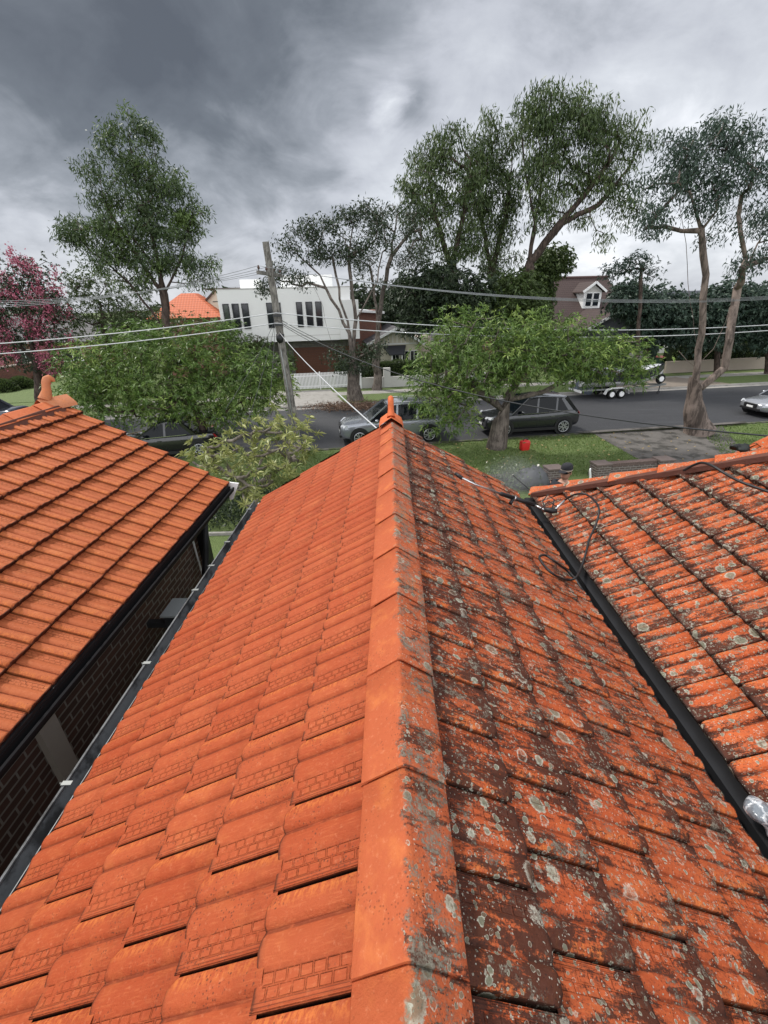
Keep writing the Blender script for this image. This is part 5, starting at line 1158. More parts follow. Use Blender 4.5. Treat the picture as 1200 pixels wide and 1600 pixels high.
# --- our side: brick front fence
p1, p2, p3 = onz(862, 752, .0), onz(935, 745, 0), onz(1032, 738, .0)
ff = thing('brick_fence', 'low brick front fence with square piers at the edge of the mown verge', 'fence', p2)
m_fb = brickmat('pier_brick', (.115, .085, .075), (.080, .060, .052), (.27, .25, .23), axis='xyz', ms=.10)
dd = nv(p3 - p1); a2 = math.atan2(dd[1], dd[0])
for p in (p1, p2, p3): MB().box((p[0], p[1], .25), (.55, .46, .50), rz=a2).build('pier', m_fb, ff, world=True, bevel=.01); 
for p in (p1, p2, p3): MB().box((p[0], p[1], .526), (.60, .50, .05), rz=a2).build('pier_cap', mat('pier_cap', (.13, .10, .09), .8, var=.3, vscale=12), ff, world=True)
wallseg(p2 + dd * .28, p3 - dd * .28, .22, 0, .40).build('wall', m_fb, ff, world=True)
rc = MB(); Ln = np.linalg.norm(p3 - p2) - .58; k_ = int(Ln / .086)
for k in range(k_): q = p2 + dd * (.29 + (k + .5) * Ln / k_); rc.box((q[0], q[1], .456), (Ln / k_ - .012, .26, .11), rz=a2)
rc.build('coping', mat('coping_brick', (.12, .085, .075), .8, var=.45, vscale=14), ff, world=True)
wallseg(p1 - dd * 2.4, p1 - dd * .28, .22, 0, .40).build('low_wall', m_fb, ff, world=True)
# ================================================================== VEHICLES
def carpaint(name, col, rough=.25, metal=.35):
    m = mat(name, col, rough, .6, metal, var=.04, coat=.9); return m
m_tyre = mat('tyre', (.012, .012, .012), .8, .2); m_rim = mat('alloy', (.48, .49, .50), .3, .6, metal=.7)
m_cglass = mat('car_glass', (.004, .006, .008), .06, .22, var=.2); m_lampg = mat('lamp_clear', (.55, .57, .60), .12, .8); m_lampr = mat('lamp_red', (.28, .012, .01), .2, .6); m_chrome = mat('chrome', (.6, .6, .6), .15, .6, metal=.95)
def car(name, label, loc, rz, paint, L=4.55, W=1.84, H=1.68, kind='suv', group=None, roofbar=False, nose=1.):
    """local x runs from the nose (+x) to the tail (-x)"""
    root = thing(name, label, 'car', loc, rz, group)
    hl, hw = L / 2, W / 2; suv = kind == 'suv'
    sill = .30 if suv else .22; belt = (1.05 if suv else .92)
    hood = 1.02 if suv else .86
    xs = [hl, hl - .04, hl - .18, hl - .45, hl - .95, hl - 1.25, .35, -.4, -1.1, -hl + .55, -hl + .18, -hl + .03, -hl]
    top = [.70, .80, hood - .10, hood - .05, hood + .0, hood + .05, belt, belt + .02, belt + .05, belt + .09, belt + .08, belt - .02, belt - .15]
    wid = [.60, .72, .86, .94, .985, 1., 1., 1., 1., .985, .93, .86, .80]
    low = [.42, .34, .28, .24, sill - .04, sill - .06, sill - .06, sill - .06, sill - .06, sill, .30, .38, .46]
    if not suv: top = [.60, .66, .74, .80, .86, .90, belt, belt + .02, belt + .04, belt + .08, belt + .08, belt - .02, belt - .12]
    rings = []
    for x, tp, w_, lo in zip(xs, top, wid, low):
        w_ *= hw; m_ = (tp + lo) / 2
        half = [(0, lo), (w_ * .80, lo), (w_ * .955, lo + .07), (w_ * .99, m_ - .06), (w_, m_ + .05), (w_ * .975, tp - .11), (w_ * .94, tp - .045), (w_ * .86, tp), (w_ * .4, tp + .025), (0, tp + .032)]
        rings.append([(x, y, z) for y, z in half] + [(x, -y, z) for y, z in half[-2:0:-1]])
    body = MB().loft(rings).build('body', paint, root, smooth=True, sub=2)
    # cabin
    xf, xr = hl - 1.22, -hl + (.22 if suv else .9); rf, rr_ = .28 if suv else .12, -hl + (.80 if suv else 1.5)
    if kind == 'pickup': xr = -.75; rr_ = -.62
    cab = [(xf, belt - .03, hw * .90, 0), (rf, H - .07, hw * .74, 1), (-.5, H - .02, hw * .745, 1), (rr_, H - .08, hw * .72, 1), (xr, belt + .04, hw * .86, 0)]
    def ring(x, z, w_): return [(x, -w_, z), (x, w_, z)]
    zb = belt - .04
    # glasshouse as one closed tapered shell
    gx_b = [xf, rf - .25, -.5, rr_ + .1, xr]; gx_t = [rf + .02, rf - .25, -.5, rr_ + .1, rr_]
    g = MB(); ringsg = []
    for xb_, xt_ in ((xf, rf), ((xf + rf) / 2 - .3, rf - .3), (-.5, -.5), (rr_ - .0, rr_ + .25), (xr, rr_)):
        zt_ = H - .045; ringsg.append([(xb_, -hw * .90, zb), (xt_, -hw * .735, zt_), (xt_, hw * .735, zt_), (xb_, hw * .90, zb)])
    g.loft(ringsg).build('glasshouse', m_cglass, root)
    # roof skin
    rings = []
    for x, z in ((rf + .04, H - .085), (rf - .16, H - .022), (-.35, H + .020), (rr_ + .35, H - .005), (rr_ - .12, H - .055)):
        rings.append([(x, -hw * .755, z - .055), (x, -hw * .73, z - .01), (x, -hw * .55, z + .012), (x, 0, z + .022), (x, hw * .55, z + .012), (x, hw * .73, z - .01), (x, hw * .755, z - .055), (x, 0, z - .06)])
    MB().loft(rings).build('roof', paint, root, smooth=True, auto=50)
    # pillars
    class PL:
        def bar(self, *a, **k): MB().bar(*a, **k).build('pillar', paint, root)
    pl = PL()
    for s_ in (-1, 1):
        pl.bar((xf + .02, s_ * hw * .905, zb - .0), (rf + .03, s_ * hw * .745, H - .05), .06, .05)
        for xc in ((-.12 if kind != 'pickup' else -.2),) + ((-1.05,) if suv else ()): pl.bar((xc, s_ * hw * .905, zb), (xc - .05, s_ * hw * .742, H - .05), .012, .09, up=(1, 0, 0))
        pl.bar((xr + (.0), s_ * hw * .87, zb), (rr_ - .02, s_ * hw * .74, H - .06), .10, .14)
        if suv: pl.bar((xr + .25, s_ * hw * .885, zb + .02), (rr_ + .12, s_ * hw * .742, H - .06), .016, .22, up=(1, 0, 0))
    for s_ in (-1, 1):
        MB().bar((xf - .25, s_ * hw * .955, belt - .035), (xr + .35, s_ * hw * .945, belt + .05), .02, .025).build('window_trim', m_chrome, root)
        m_ = MB().blob((xf - .42, s_ * (hw + .10), belt + .08), (.09, .12, .075), amp=.03).build('mirror', paint if s_ < 0 else paint, root, smooth=True)
        if roofbar: MB().tube([(rf - .2, s_ * hw * .66, H + .0), (rf - .3, s_ * hw * .66, H + .06), (rr_ + .45, s_ * hw * .66, H + .05), (rr_ + .3, s_ * hw * .66, H)], .018, 6).build('roof_rail', m_chrome, root, smooth=True)
        MB().bar((hl - .9, s_ * (hw * .985), sill + .0), (-hl + .95, s_ * hw * .985, sill), .05, .13).build('sill_cladding', m_black, root)
        for xx in (.12 if suv else .1, -.85): MB().box((xx, s_ * hw * 1.0, belt - .17), (.17, .03, .025)).build('door_handle', m_chrome if suv else paint, root)
        for xx in (xf - .28, -.14, -1.08): MB().bar((xx, s_ * hw * .999, sill + .1), (xx, s_ * hw * .966, belt - .06), .006, .008, up=(1, 0, 0)).build('door_gap', m_black, root)
    Rw = .36 if suv else .32; xw1, xw2 = hl - .86, -hl + .84
    for xx in (xw1, xw2):
        for s_ in (-1, 1):
            yo = s_ * (hw - .02)
            MB().tube([(xx, s_ * (hw - .30), Rw + .03), (xx, s_ * (hw * .992 + .004), Rw + .03)], Rw + .085, 28).build('wheel_arch', m_black, root)
            wh_ = MB().lathe([(Rw - .05, -.0), (Rw, .03), (Rw, .17), (Rw - .03, .205), (Rw - .10, .21), (Rw - .12, .17)], (xx, 0, Rw), 28, 'y')
            wh_.v = [(q[0], s_ * (q[1] + hw - .19), q[2]) for q in wh_.v]; wo_ = wh_.build('wheel', m_tyre, root, smooth=True, auto=40)
            rm = MB(); rm.lathe([(.0, .0), (Rw - .115, .0), (Rw - .115, .02), (0, .02)], (xx, 0, Rw), 24, 'y')
            for k in range(10):
                an = 2 * math.pi * k / 10 + .1; an2 = an + (.10 if k % 2 else -.10)
                rm.bar((xx + .04 * math.cos(an), .035, Rw + .04 * math.sin(an)), (xx + (Rw - .11) * math.cos(an2), .04, Rw + (Rw - .11) * math.sin(an2)), .035, .02, up=(0, 1, 0))
            ringp = [(xx + (Rw - .105) * math.cos(a_), .035, Rw + (Rw - .105) * math.sin(a_)) for a_ in np.linspace(0, 2 * math.pi, 25)]; rm.tube(ringp, .014, 5, cap=False)
            rm.v = [(q[0], s_ * (q[1] + hw - .02), q[2]) for q in rm.v]
            r_ = rm.build('rim', m_rim, None); r_.parent = wo_
            dk = MB().tube([(xx, s_ * (hw - .05), Rw), (xx, s_ * (hw + .012), Rw)], Rw - .12, 24).build('brake_shadow', m_black, None); dk.parent = wo_
    zf = hood - .22 if suv else .62
    for s_ in (-1, 1):
        MB().loft([[(hl - .10, s_ * hw * .46, zf), (hl - .30, s_ * hw * .86, zf + .02), (hl - .34, s_ * hw * .86, zf + .13), (hl - .14, s_ * hw * .46, zf + .09)], [(hl - .02, s_ * hw * .46, zf + .0), (hl - .16, s_ * hw * .885, zf + .02), (hl - .26, s_ * hw * .885, zf + .14), (hl - .08, s_ * hw * .46, zf + .09)]]).build('headlight', m_lampg, root)
        MB().loft([[(-hl + .02, s_ * hw * .50, belt - .14), (-hl + .02, s_ * hw * .84, belt - .14), (-hl + .12, s_ * hw * .84, belt + .0), (-hl + .12, s_ * hw * .5, belt - .03)], [(-hl - .012, s_ * hw * .50, belt - .15), (-hl + .10, s_ * hw * .93, belt - .14), (-hl + .18, s_ * hw * .90, belt + .02), (-hl + .02, s_ * hw * .5, belt - .03)]]).build('tail_light', m_lampr, root)
    MB().box((hl - .05, 0, zf - .05), (.16, W * .42, .20)).build('grille', m_black, root, bevel=.02)
    MB().box((hl - .06, 0, .40), (.20, W * .62, .12)).build('lower_grille', m_black, root, bevel=.02)
    MB().box((hl + .025, 0, .52), (.012, .37, .10)).build('number_plate', m_wtrim, root)
    MB().box((-hl - .02, 0, belt - .25), (.014, .37, .10)).build('number_plate', m_wtrim, root)
    MB().bar((hl - 1.14, -.62, belt + .01), (hl - 1.28, .05, belt + .06), .02, .02).bar((hl - 1.14, .0, belt + .01), (hl - 1.28, .62, belt + .06), .02, .02).build('wiper', m_black, root)
    return root
# dark grey SUV parked on our side, nose to the left
wL, wR = onz(795, 686, 0), onz(880, 681, 0)
cpos = SP(uv_of((wL + wR) / 2)[0], 1.08); cpos[2] = .004
car('parked_suv', 'dark grey five door SUV parked at the kerb behind the leaning street tree', cpos, TH + math.pi, carpaint('paint_graphite', (.022, .024, .028)), L=4.6, H=1.74, group='cars parked along the near kerb')
# silver SUV behind our finial
cpos = SP(uv_of(onz(615, 690, 0))[0], 1.12); cpos[2] = .004
car('parked_suv', 'pale silver SUV with roof rails half hidden behind the near ridge finial', cpos, TH + math.pi, carpaint('paint_silver', (.25, .265, .29), .2, .5), L=4.9, W=1.9, H=1.78, roofbar=True, group='cars parked along the near kerb')
cpos = SP(uv_of(onz(275, 700, 0))[0], 1.08); cpos[2] = .004
car('parked_car', 'glossy black car parked under the bushy bright green tree', cpos, TH + math.pi, carpaint('paint_black', (.010, .010, .012), .15, .2), L=4.6, W=1.82, H=1.5, kind='sedan', group='cars parked along the near kerb')
cpos = SP(uv_of(onz(20, 650, 0))[0] - 1.6, 1.5); pc_ = onz(10, 641, .9); cpos = np.array([pc_[0] - 1.4, pc_[1] - .2, .004])
car('parked_car', "dark blue car parked at the far left beyond the neighbour's clay finial", cpos, TH + math.pi, carpaint('paint_navy', (.012, .016, .028), .18, .3), L=4.5, W=1.82, H=1.46, kind='sedan')
pc_ = onz(1184, 648, .2); 
car('moving_car', 'silver grey car entering at the right edge of the road, nose to the left', (pc_[0] + 2.2, pc_[1] + .95, .004), TH + math.pi, carpaint('paint_grey_silver', (.30, .31, .33), .22, .5), L=4.5, W=1.8, H=1.47, kind='sedan')
pc_ = onz(6, 590, .3); car('parked_car', 'white car beyond the far left brick wall', (pc_[0] - 1.0, pc_[1] + 6.5, .1), TH, carpaint('paint_white', (.62, .62, .62), .25, .1), L=4.4, W=1.8, H=1.5, kind='sedan')

# --- boat on its trailer by the far kerb; bow to the right
bp = SP(uv_of(onz(975, 622, 0))[0], 7.75)
tr = thing('boat_trailer', 'silver boat trailer with spare wheel standing at the far kerb', 'trailer', bp, TH)
MB().bar((-2.9, -.55, .55), (1.6, -.55, .58), .07, .09).bar((-2.9, .55, .55), (1.6, .55, .58), .07, .09).bar((1.6, -.55, .58), (3.3, 0, .60), .07, .09).bar((1.6, .55, .58), (3.3, 0, .60), .07, .09).bar((-2.8, -.6, .53), (-2.8, .6, .53), .06, .07).bar((-.6, -.75, .45), (-.6, .75, .45), .06, .06).bar((1.3, -.6, .55), (1.3, .6, .55), .06, .06).bar((2.9, 0, .6), (2.9, 0, 1.35), .06, .06, up=(1, 0, 0)).build('frame', m_clip, tr)
for s_ in (-1, 1):
    for xx in (-.95, -.3) if True else ():
        q = MB().lathe([(.10, -.08), (.27, -.09), (.29, -.04), (.29, .05), (.27, .09), (.18, .10), (.16, .06), (0, .07)], (xx, 0, .29), 20, 'y'); q.v = [(v[0], s_ * (v[1] + .78), v[2]) for v in q.v]
        w_ = q.build('wheel', m_tyre, tr, smooth=True, auto=40); h_ = MB().tube([(xx, s_ * .80, .29), (xx, s_ * .90, .29)], .16, 14).build('hub', m_wtrim, None); h_.parent = w_
    gpts = [(-1.42, .30), (-1.30, .56), (-1.0, .66), (-.25, .66), (.05, .56), (.17, .30)]
    gd_ = MB()
    for (x0, z0), (x1, z1) in zip(gpts, gpts[1:]): gd_.bar((x0, s_ * .80, z0), (x1, s_ * .80, z1), .26, .02, up=(0, 1, 0)) if False else gd_.add([(x0, s_ * .66, z0), (x1, s_ * .66, z1), (x1, s_ * .94, z1), (x0, s_ * .94, z0), (x0, s_ * .66, z0 + .02), (x1, s_ * .66, z1 + .02), (x1, s_ * .94, z1 + .02), (x0, s_ * .94, z0 + .02)], [(0, 1, 2, 3), (7, 6, 5, 4), (0, 4, 5, 1), (1, 5, 6, 2), (2, 6, 7, 3), (3, 7, 4, 0)])
    gd_.build('mudguard', m_wtrim, tr)
q = MB().lathe([(.10, -.08), (.27, -.09), (.30, -.04), (.30, .05), (.27, .09), (.19, .09), (.17, .06), (0, .07)], (2.55, -.35, 1.02), 22, 'y'); sw_ = q.build('spare_wheel', m_tyre, tr, smooth=True, auto=40)
h_ = MB().tube([(2.55, -.46, 1.02), (2.55, -.38, 1.02)], .165, 16).build('hub', m_wtrim, None); h_.parent = sw_
MB().tube([(2.9, 0, .55), (2.9, 0, .16)], .03, 6).lathe([(.0, -.03), (.10, -.03), (.10, .03), (0, .03)], (2.9, 0, .10), 12, 'y').build('jockey_wheel', m_dark, tr)
MB().box((-2.98, 0, .50), (.05, 1.5, .12)).build('light_board', m_wtrim, tr)
bt = thing('motor_boat', 'small runabout with white lower hull and black topsides sitting on the trailer', 'boat', (bp[0], bp[1], .62), TH)
hull = []; hull2 = []
for x, w_, keel, gun in ((-2.7, .86, .06, .86), (-1.6, .95, .02, .88), (-.4, 1.0, .0, .92), (.8, .95, .04, 1.0), (1.7, .74, .16, 1.10), (2.4, .42, .36, 1.20), (2.85, .08, .66, 1.30)):
    ch = keel + (gun - keel) * .48; hull.append([(x, 0, keel), (x, w_ * .82, ch - .06), (x, w_ * .92, ch), (x, -w_ * .92, ch), (x, -w_ * .82, ch - .06)])
    hull2.append([(x, w_ * .925, ch + .002), (x, w_, gun - .08), (x, w_ * .99, gun), (x, w_ * .88, gun - .01), (x, -w_ * .88, gun - .01), (x, -w_ * .99, gun), (x, -w_, gun - .08), (x, -w_ * .925, ch + .002)])
MB().loft(hull).build('hull', m_wtrim, bt, smooth=True, auto=35); MB().loft(hull2).build('topsides', mat('boat_black', (.015, .016, .02), .2, .6, coat=.5), bt, smooth=True, auto=35)
MB().loft([[(1.0, -.75, 1.03), (1.0, .75, 1.03), (1.0, .4, 1.12), (1.0, -.4, 1.12)], [(2.5, -.2, 1.24), (2.5, .2, 1.24), (2.5, .1, 1.27), (2.5, -.1, 1.27)]]).build('foredeck', m_wtrim, bt)
MB().add([(.95, -.75, 1.0), (.95, .75, 1.0), (.45, .6, 1.45), (.45, -.6, 1.45), (.93, -.75, 1.0), (.93, .75, 1.0), (.43, .6, 1.45), (.43, -.6, 1.45)], [(0, 1, 2, 3), (7, 6, 5, 4), (0, 4, 5, 1), (2, 6, 7, 3), (1, 5, 6, 2), (3, 7, 4, 0)]).build('windscreen', m_cglass, bt)
MB().box((-2.85, 0, .95), (.34, .40, .55), taper=.8).box((-2.90, 0, .25), (.16, .14, .9)).build('outboard_motor', mat('motor_grey', (.10, .12, .15), .4), bt, bevel=.03)
MB().blob((-1.0, 0, .95), (1.3, .8, .25), seed=4, amp=.1).build('cover', mat('boat_cover', (.22, .23, .26), .9, var=.3, vscale=3, bump=.6, bscale=6), bt, smooth=True)
# a covered motorcycle/grey tarp near the tree at (925,605)
tp = onz(915, 615, 0); tt = thing('tarpaulin', 'blue grey tarpaulin bundle on the far kerb left of the boat trailer', 'tarp', tp)
MB().blob((0, 0, .45), (.55, .45, .55), seed=8, amp=.25, nu=18, nvv=12).build('sheet', mat('tarp_blue_grey', (.17, .20, .25), .7, var=.4, vscale=4, bump=.9, bscale=7), tt, smooth=True)
# ================================================================== POLE AND WIRES
VP_ = -.75
ptop = onv(415, 378, VP_); pbase = onv(468, 712, VP_); pbase[2] = 0
m_pole = barkmat('pole_timber', (.085, .078, .070), (.24, .225, .205), 16.)
pole = thing('power_pole', 'weathered grey timber power pole leaning left, crossed by many wires', 'power pole', pbase)
pts = [pbase + (ptop - pbase) * k / 10 for k in range(11)]
MB().tube(pts, list(np.linspace(.17, .115, 11)), 14).build('pole', m_pole, pole, smooth=True, world=True, auto=50)
def onpole(t_): return pbase + (ptop - pbase) * t_
ca = onv(404, 429, VP_); cz = ca[2]; pc = pbase + (ptop - pbase) * ((cz - 0) / ptop[2])
adir = ST * .25 + SN * .97; adir = nv(adir)
arm_a, arm_b = pc - adir * 1.2 - SN * .16, pc + adir * 1.2 - SN * .0
MB().bar(arm_a, arm_b, .09, .11).build('crossarm', m_pole, pole, world=True)
ins = []
for k in range(4):
    q = arm_a + (arm_b - arm_a) * (.05 + .9 * k / 3) + np.array([0, 0, .06]); ins.append(q + np.array([0, 0, .14]))
    MB().lathe([(.015, 0), (.02, .05), (.045, .06), (.045, .10), (.03, .11), (.04, .13), (.015, .16)], tuple(q), 10).build('insulator', mat('brown_porcelain', (.07, .035, .025), .25), pole, smooth=True, world=True)
b1 = onpole(.60)
for t_, ln in ((.66, .35), (.615, .30), (.70, .28)): q = onpole(t_); MB().box((q[0] + .02, q[1] - .12, q[2]), (.30, .07, .07), rz=.3).build('bracket', m_dark, pole, world=True)
qq = onpole(.60); MB().blob(tuple(qq + [0.0, -.16, 0]), (.14, .12, .16), seed=2).build('cable_joint', m_black, pole, smooth=True, world=True)
MB().tube([onpole(.55) + [-.03, -.16, 0], onpole(.3) + [-.0, -.18, 0], onpole(0.02) + [0, -.19, 0]], .022, 6).build('cable_guard', m_clip, pole, world=True, smooth=True)
m_wire = mat('bright_wire', (.50, .51, .52), .5, .4, var=.1); m_wired = mat('dark_wire', (.035, .037, .04), .6, .3); m_wireg = mat('grey_wire', (.20, .21, .22), .5, .4)
def wire(label, A, B, r, m, sag=.3, group=None, name='power_line', n=26, cat='power line'):
    A = np.array(A); B = np.array(B); P = [A + (B - A) * t_ - np.array([0, 0, sag * 4 * t_ * (1 - t_)]) for t_ in np.linspace(0, 1, n)]
    o = MB().tube(P, r, 5).build(name, m, smooth=True); return tag(o, label, cat, group)
def ext(P, Q, k): return P + (Q - P) * k
# street wires: each is surveyed where it meets the photo edge
gU = 'thin upper wires on the crossarm'
for k in range(4):
    vv_ = uv_of(ins[k])[1]
    Lp = onv(-30, 477 - 3.4 * k + 4, vv_ - .2); Rp = onv(1240, 461 - 1.6 * k + 4, vv_ - .2)
    wire('thin bare wire from the crossarm out of the left edge, ' + ['nearest of four', 'second nearest of four', 'third of four', 'farthest of four'][k], ins[k], Lp, .008, m_wireg, .25, gU)
    wire('thin bare wire from the crossarm out of the right edge, ' + ['nearest of four', 'second nearest of four', 'third of four', 'farthest of four'][k], ins[k], Rp, .008, m_wireg, .55, gU)
for t_, yl, yr, lb in ((.705, 539, 505, 'upper'), (.665, 555, 513.5, 'lower')):
    q = onpole(t_) - SN * .14
    q = onv((408 + 462) / 2 - 4, {'upper': 489, 'lower': 505}[lb], VP_ - .16)
    wire('bright pale service cable running left from the pole, ' + lb + ' of the pair', q, onv(-30, yl, VP_ - .2), .018, m_wire, .10, 'bright pale cables along the street')
    wire('bright pale service cable running right from the pole, ' + lb + ' of the pair', q, onv(1240, yr, VP_ - .2), .018, m_wire, .42, 'bright pale cables along the street')
q = onpole(.63) - SN * .14
wire('pale service cable dropping steeply from the pole to the near gable', onv(437, 520, VP_ - .16), ony(596, 676, 5.3), .010, m_wire, .10, name='service_cable', cat='cable')
wire('dark service cable sweeping from the pole across the road to the hipped wing', onv(432, 500, VP_ - .16), ony(1300, 689, 6.2), .014, m_wired, .75, name='service_cable', cat='cable')
for k, (px, py, v_) in enumerate(((352, 640, 9), (385, 665, 6), (418, 660, 3.))):
    wire(['thin dark service wire fanning down left from the pole, outermost', 'thin dark service wire fanning down left from the pole, middle one', 'thin dark service wire falling almost straight down beside the pole'][k], onv(430, 500 + 4 * k, VP_ - .1), ony(px, py, 12.), .008, m_wired, .12, 'service wires fanning from the pole', 'service_wire', cat='wire')
for k, (px, py, Y) in enumerate(((590, 560, 38), (556, 556, 38))):
    wire(['dark wire from the pole across to the white house, right one', 'dark wire from the pole across to the white house, left one'][k], onv(434, 497 + 6 * k, VP_), ony(px, py - 10, Y), .012, m_wired, .5, 'service wires crossing the street', 'service_wire', cat='wire')

# ================================================================== PRESSURE WASHER LANCE ON THE ROOF
def onR(px, py, off=.03): return onplane(px, py, [TA, 0, 1], 4.727 + off / CA)
def onW(px, py, off=.04): return onplane(px, py, [-TA, 0, 1], WZ - TA * WX + off / CA)
def onF(px, py, z): return onz(px, py, z)
lance = thing('pressure_lance', 'pressure washer lance with silver tube and black grips lying across the valley', 'pressure washer lance', onR(780, 770))
m_steel = mat('polished_steel', (.62, .63, .63), .25, .6, metal=.8)
A0, A1_, A2, A3, A4 = onR(712, 740, .06), onR(722, 747, .07), onR(742, 757, .075), onR(781, 771, .085), onR(803, 778, .10)
B0, B1, B2 = onF(838, 790, 3.99), onF(852, 797, 3.985), onF(862, 798, 3.985)
MB().tube([A0, A1_], [.018, .020], 10).build('nozzle', m_black, lance, smooth=True, world=True)
MB().tube([A1_, A2, A3], .0105, 8).build('tube', m_steel, lance, smooth=True, world=True)
MB().tube([A3, A3 + (A4 - A3) * .1, A4], [.017, .022, .022], 10).build('front_grip', m_black, lance, smooth=True, world=True)
MB().tube([A4, A4 + (B0 - A4) * .06], .0235, 10).build('clamp_ring', m_steel, lance, smooth=True, world=True)
MB().tube([A4 + (B0 - A4) * .06, A4 + (B0 - A4) * .9], [.022, .020], 10).build('rear_grip', m_black, lance, smooth=True, world=True)
sp_ = A4 + np.array([0, 0, -.0]); MB().tube([sp_, sp_ + np.array([-.05, -.07, -.03])], [.014, .02], 8).build('side_handle', m_black, lance, smooth=True, world=True)
MB().tube([A4 + (B0 - A4) * .9, B1], .010, 8).build('coupling', m_steel, lance, smooth=True, world=True)
MB().tube([B1 + (B0 - B1) * .1, B2, B2 + np.array([.05, -.02, .005])], [.022, .030, .020], 10).build('trigger_gun', m_black, lance, smooth=True, world=True)
gA, gB = onF(848, 783, 4.03), onF(856, 773, 4.06)
MB().tube([B1, gA, gB, onF(866, 781, 4.05), B2], .007, 6).tube([onF(845, 795, 4.0), onF(858, 783, 4.05), onF(870, 792, 4.02)], .006, 6).build('trigger_guard', m_black, lance, smooth=True, world=True)
MB().tube([onF(866, 797, 3.99), onF(882, 782, 4.06)], .011, 8).build('hose_coupling', m_steel, lance, smooth=True, world=True)
def cat_(pts, n=10):
    pts = [np.array(p) for p in pts]; out = []
    for i in range(len(pts) - 1):
        p0, p1, p2, p3 = pts[max(i - 1, 0)], pts[i], pts[i + 1], pts[min(i + 2, len(pts) - 1)]
        for k in range(n):
            t_ = k / n; out.append(.5 * ((2 * p1) + (-p0 + p2) * t_ + (2 * p0 - 5 * p1 + 4 * p2 - p3) * t_ * t_ + (-p0 + 3 * p1 - 3 * p2 + p3) * t_ ** 3))
    return out + [pts[-1]]
hz = [(883, 781, 'W', 0.120), (897, 773, 'W', 0.200), (914, 772, 'W', 0.220), (929, 782, 'W', 0.160), (936, 797, 'W', 0.100), (931, 820, 'W', 0.060), (921, 842, 'W', 0.050), (916, 862, 'W', 0.050), (909, 884, 'W', 0.050), (900, 902, 'Z', 3.935), (886, 906, 'Z', 3.925), (866, 898, 'R', 0.090), (849, 882, 'R', 0.080), (843, 870, 'R', 0.080), (853, 868, 'R', 0.080), (868, 878, 'R', 0.090), (884, 890, 'Z', 3.915), (897, 902, 'Z', 3.875), (905, 914, 'Z', 3.855), (925, 945, 'Z', 3.835), (960, 1000, 'Z', 3.835), (1010, 1075, 'Z', 3.835), (1080, 1190, 'Z', 3.835), (1200, 1385, 'Z', 3.835)]
HP = [onW(x, y, o_) if k == 'W' else (onR(x, y, o_) if k == 'R' else onz(x, y, o_)) for x, y, k, o_ in hz]
o = MB().tube(cat_(HP), .0095, 8).build('pressure_hose', m_black, smooth=True); tag(o, 'black pressure hose looping from the lance and down the valley gutter', 'hose')
h2 = [(1068, 735, .02), (1083, 727, .06), (1098, 723, .10), (1115, 729, .12), (1133, 740, .10), (1158, 753, .09), (1200, 768, .06), (1250, 784, .05), (1330, 805, .05)]
o = MB().tube(cat_([onW(x, y, o_ + .04) for x, y, o_ in h2]), .0105, 8).build('pressure_hose', m_black, smooth=True); tag(o, 'black hose running over the hip caps at the right edge', 'hose')
for k, (px, py, w_, lb) in enumerate(((1138, 714, .045, 'small black rubbery object lying on the end hip cap'), (1156, 699, .06, 'small dark rounded object lodged above the end hip cap'))):
    p = ony(px, py, 4.0 if k == 0 else 4.3)
    o = MB().blob(tuple(p), (w_ * 1.4, w_, w_ * .55), seed=3 + k, amp=.3, nu=18, nvv=12).build('rubber_strap' if k == 0 else 'dark_cap', mat('dull_rubber', (.018, .022, .020), .6), smooth=True); tag(o, lb, 'debris')
# plastic bag by the valley
pbg = onz(1192, 1285, 3.93)
mp = bpy.data.materials.new('clear_plastic'); mp.use_nodes = True; t = NT(mp.node_tree); b = mp.node_tree.nodes['Principled BSDF']
tc = t.new('ShaderNodeTexCoord').outputs['Object']; vo = t.voro(t.vm('ADD', tc, t.vm('SCALE', t.noise(tc, 20, 3, color=True), sc=.05)), 18., 'DISTANCE_TO_EDGE')
t.put(b.inputs['Base Color'], t.mix(t.smooth(vo.outputs['Distance'], 0, .12), (.62, .65, .68), (.22, .25, .28))); b.inputs['Roughness'].default_value = .18; b.inputs['Specular IOR Level'].default_value = .8; b.inputs['Alpha'].default_value = .72
t.put(b.inputs['Normal'], t.bump(vo.outputs['Distance'], .9, .02))
o = MB().blob(tuple(pbg + [.06, 0, 0]), (.075, .10, .05), seed=12, amp=.30, nu=32, nvv=20).build('plastic_bag', mp, smooth=True); tag(o, 'crumpled clear plastic bag beside the valley gutter at the right edge', 'bag')

# ================================================================== RED BUCKET
rb = onz(819, 703, 0.)
bk = thing('fuel_can', 'red plastic can with dark cap standing on the lawn before the grey SUV', 'fuel can', rb, .3)
mr = mat('red_plastic', (.55, .022, .020), .4, .5)
MB().loft([[(x * s_, y * s_, z) for x, y in ((-.17, -.12), (.17, -.12), (.19, -.08), (.19, .08), (.17, .12), (-.17, .12), (-.19, .08), (-.19, -.08))] for z, s_ in ((0, .9), (.03, 1.), (.34, 1.08), (.40, .98), (.43, .7))]).build('body', mr, bk, smooth=True, auto=40)
MB().tube([(-.10, 0, .42), (-.06, 0, .50), (.08, 0, .50), (.12, 0, .42)], .018, 8).build('handle', m_dark, bk, smooth=True); MB().tube([(.11, .05, .42), (.13, .05, .50)], .035, 10).build('cap', mat('blue_black_cap', (.03, .04, .07), .5), bk)

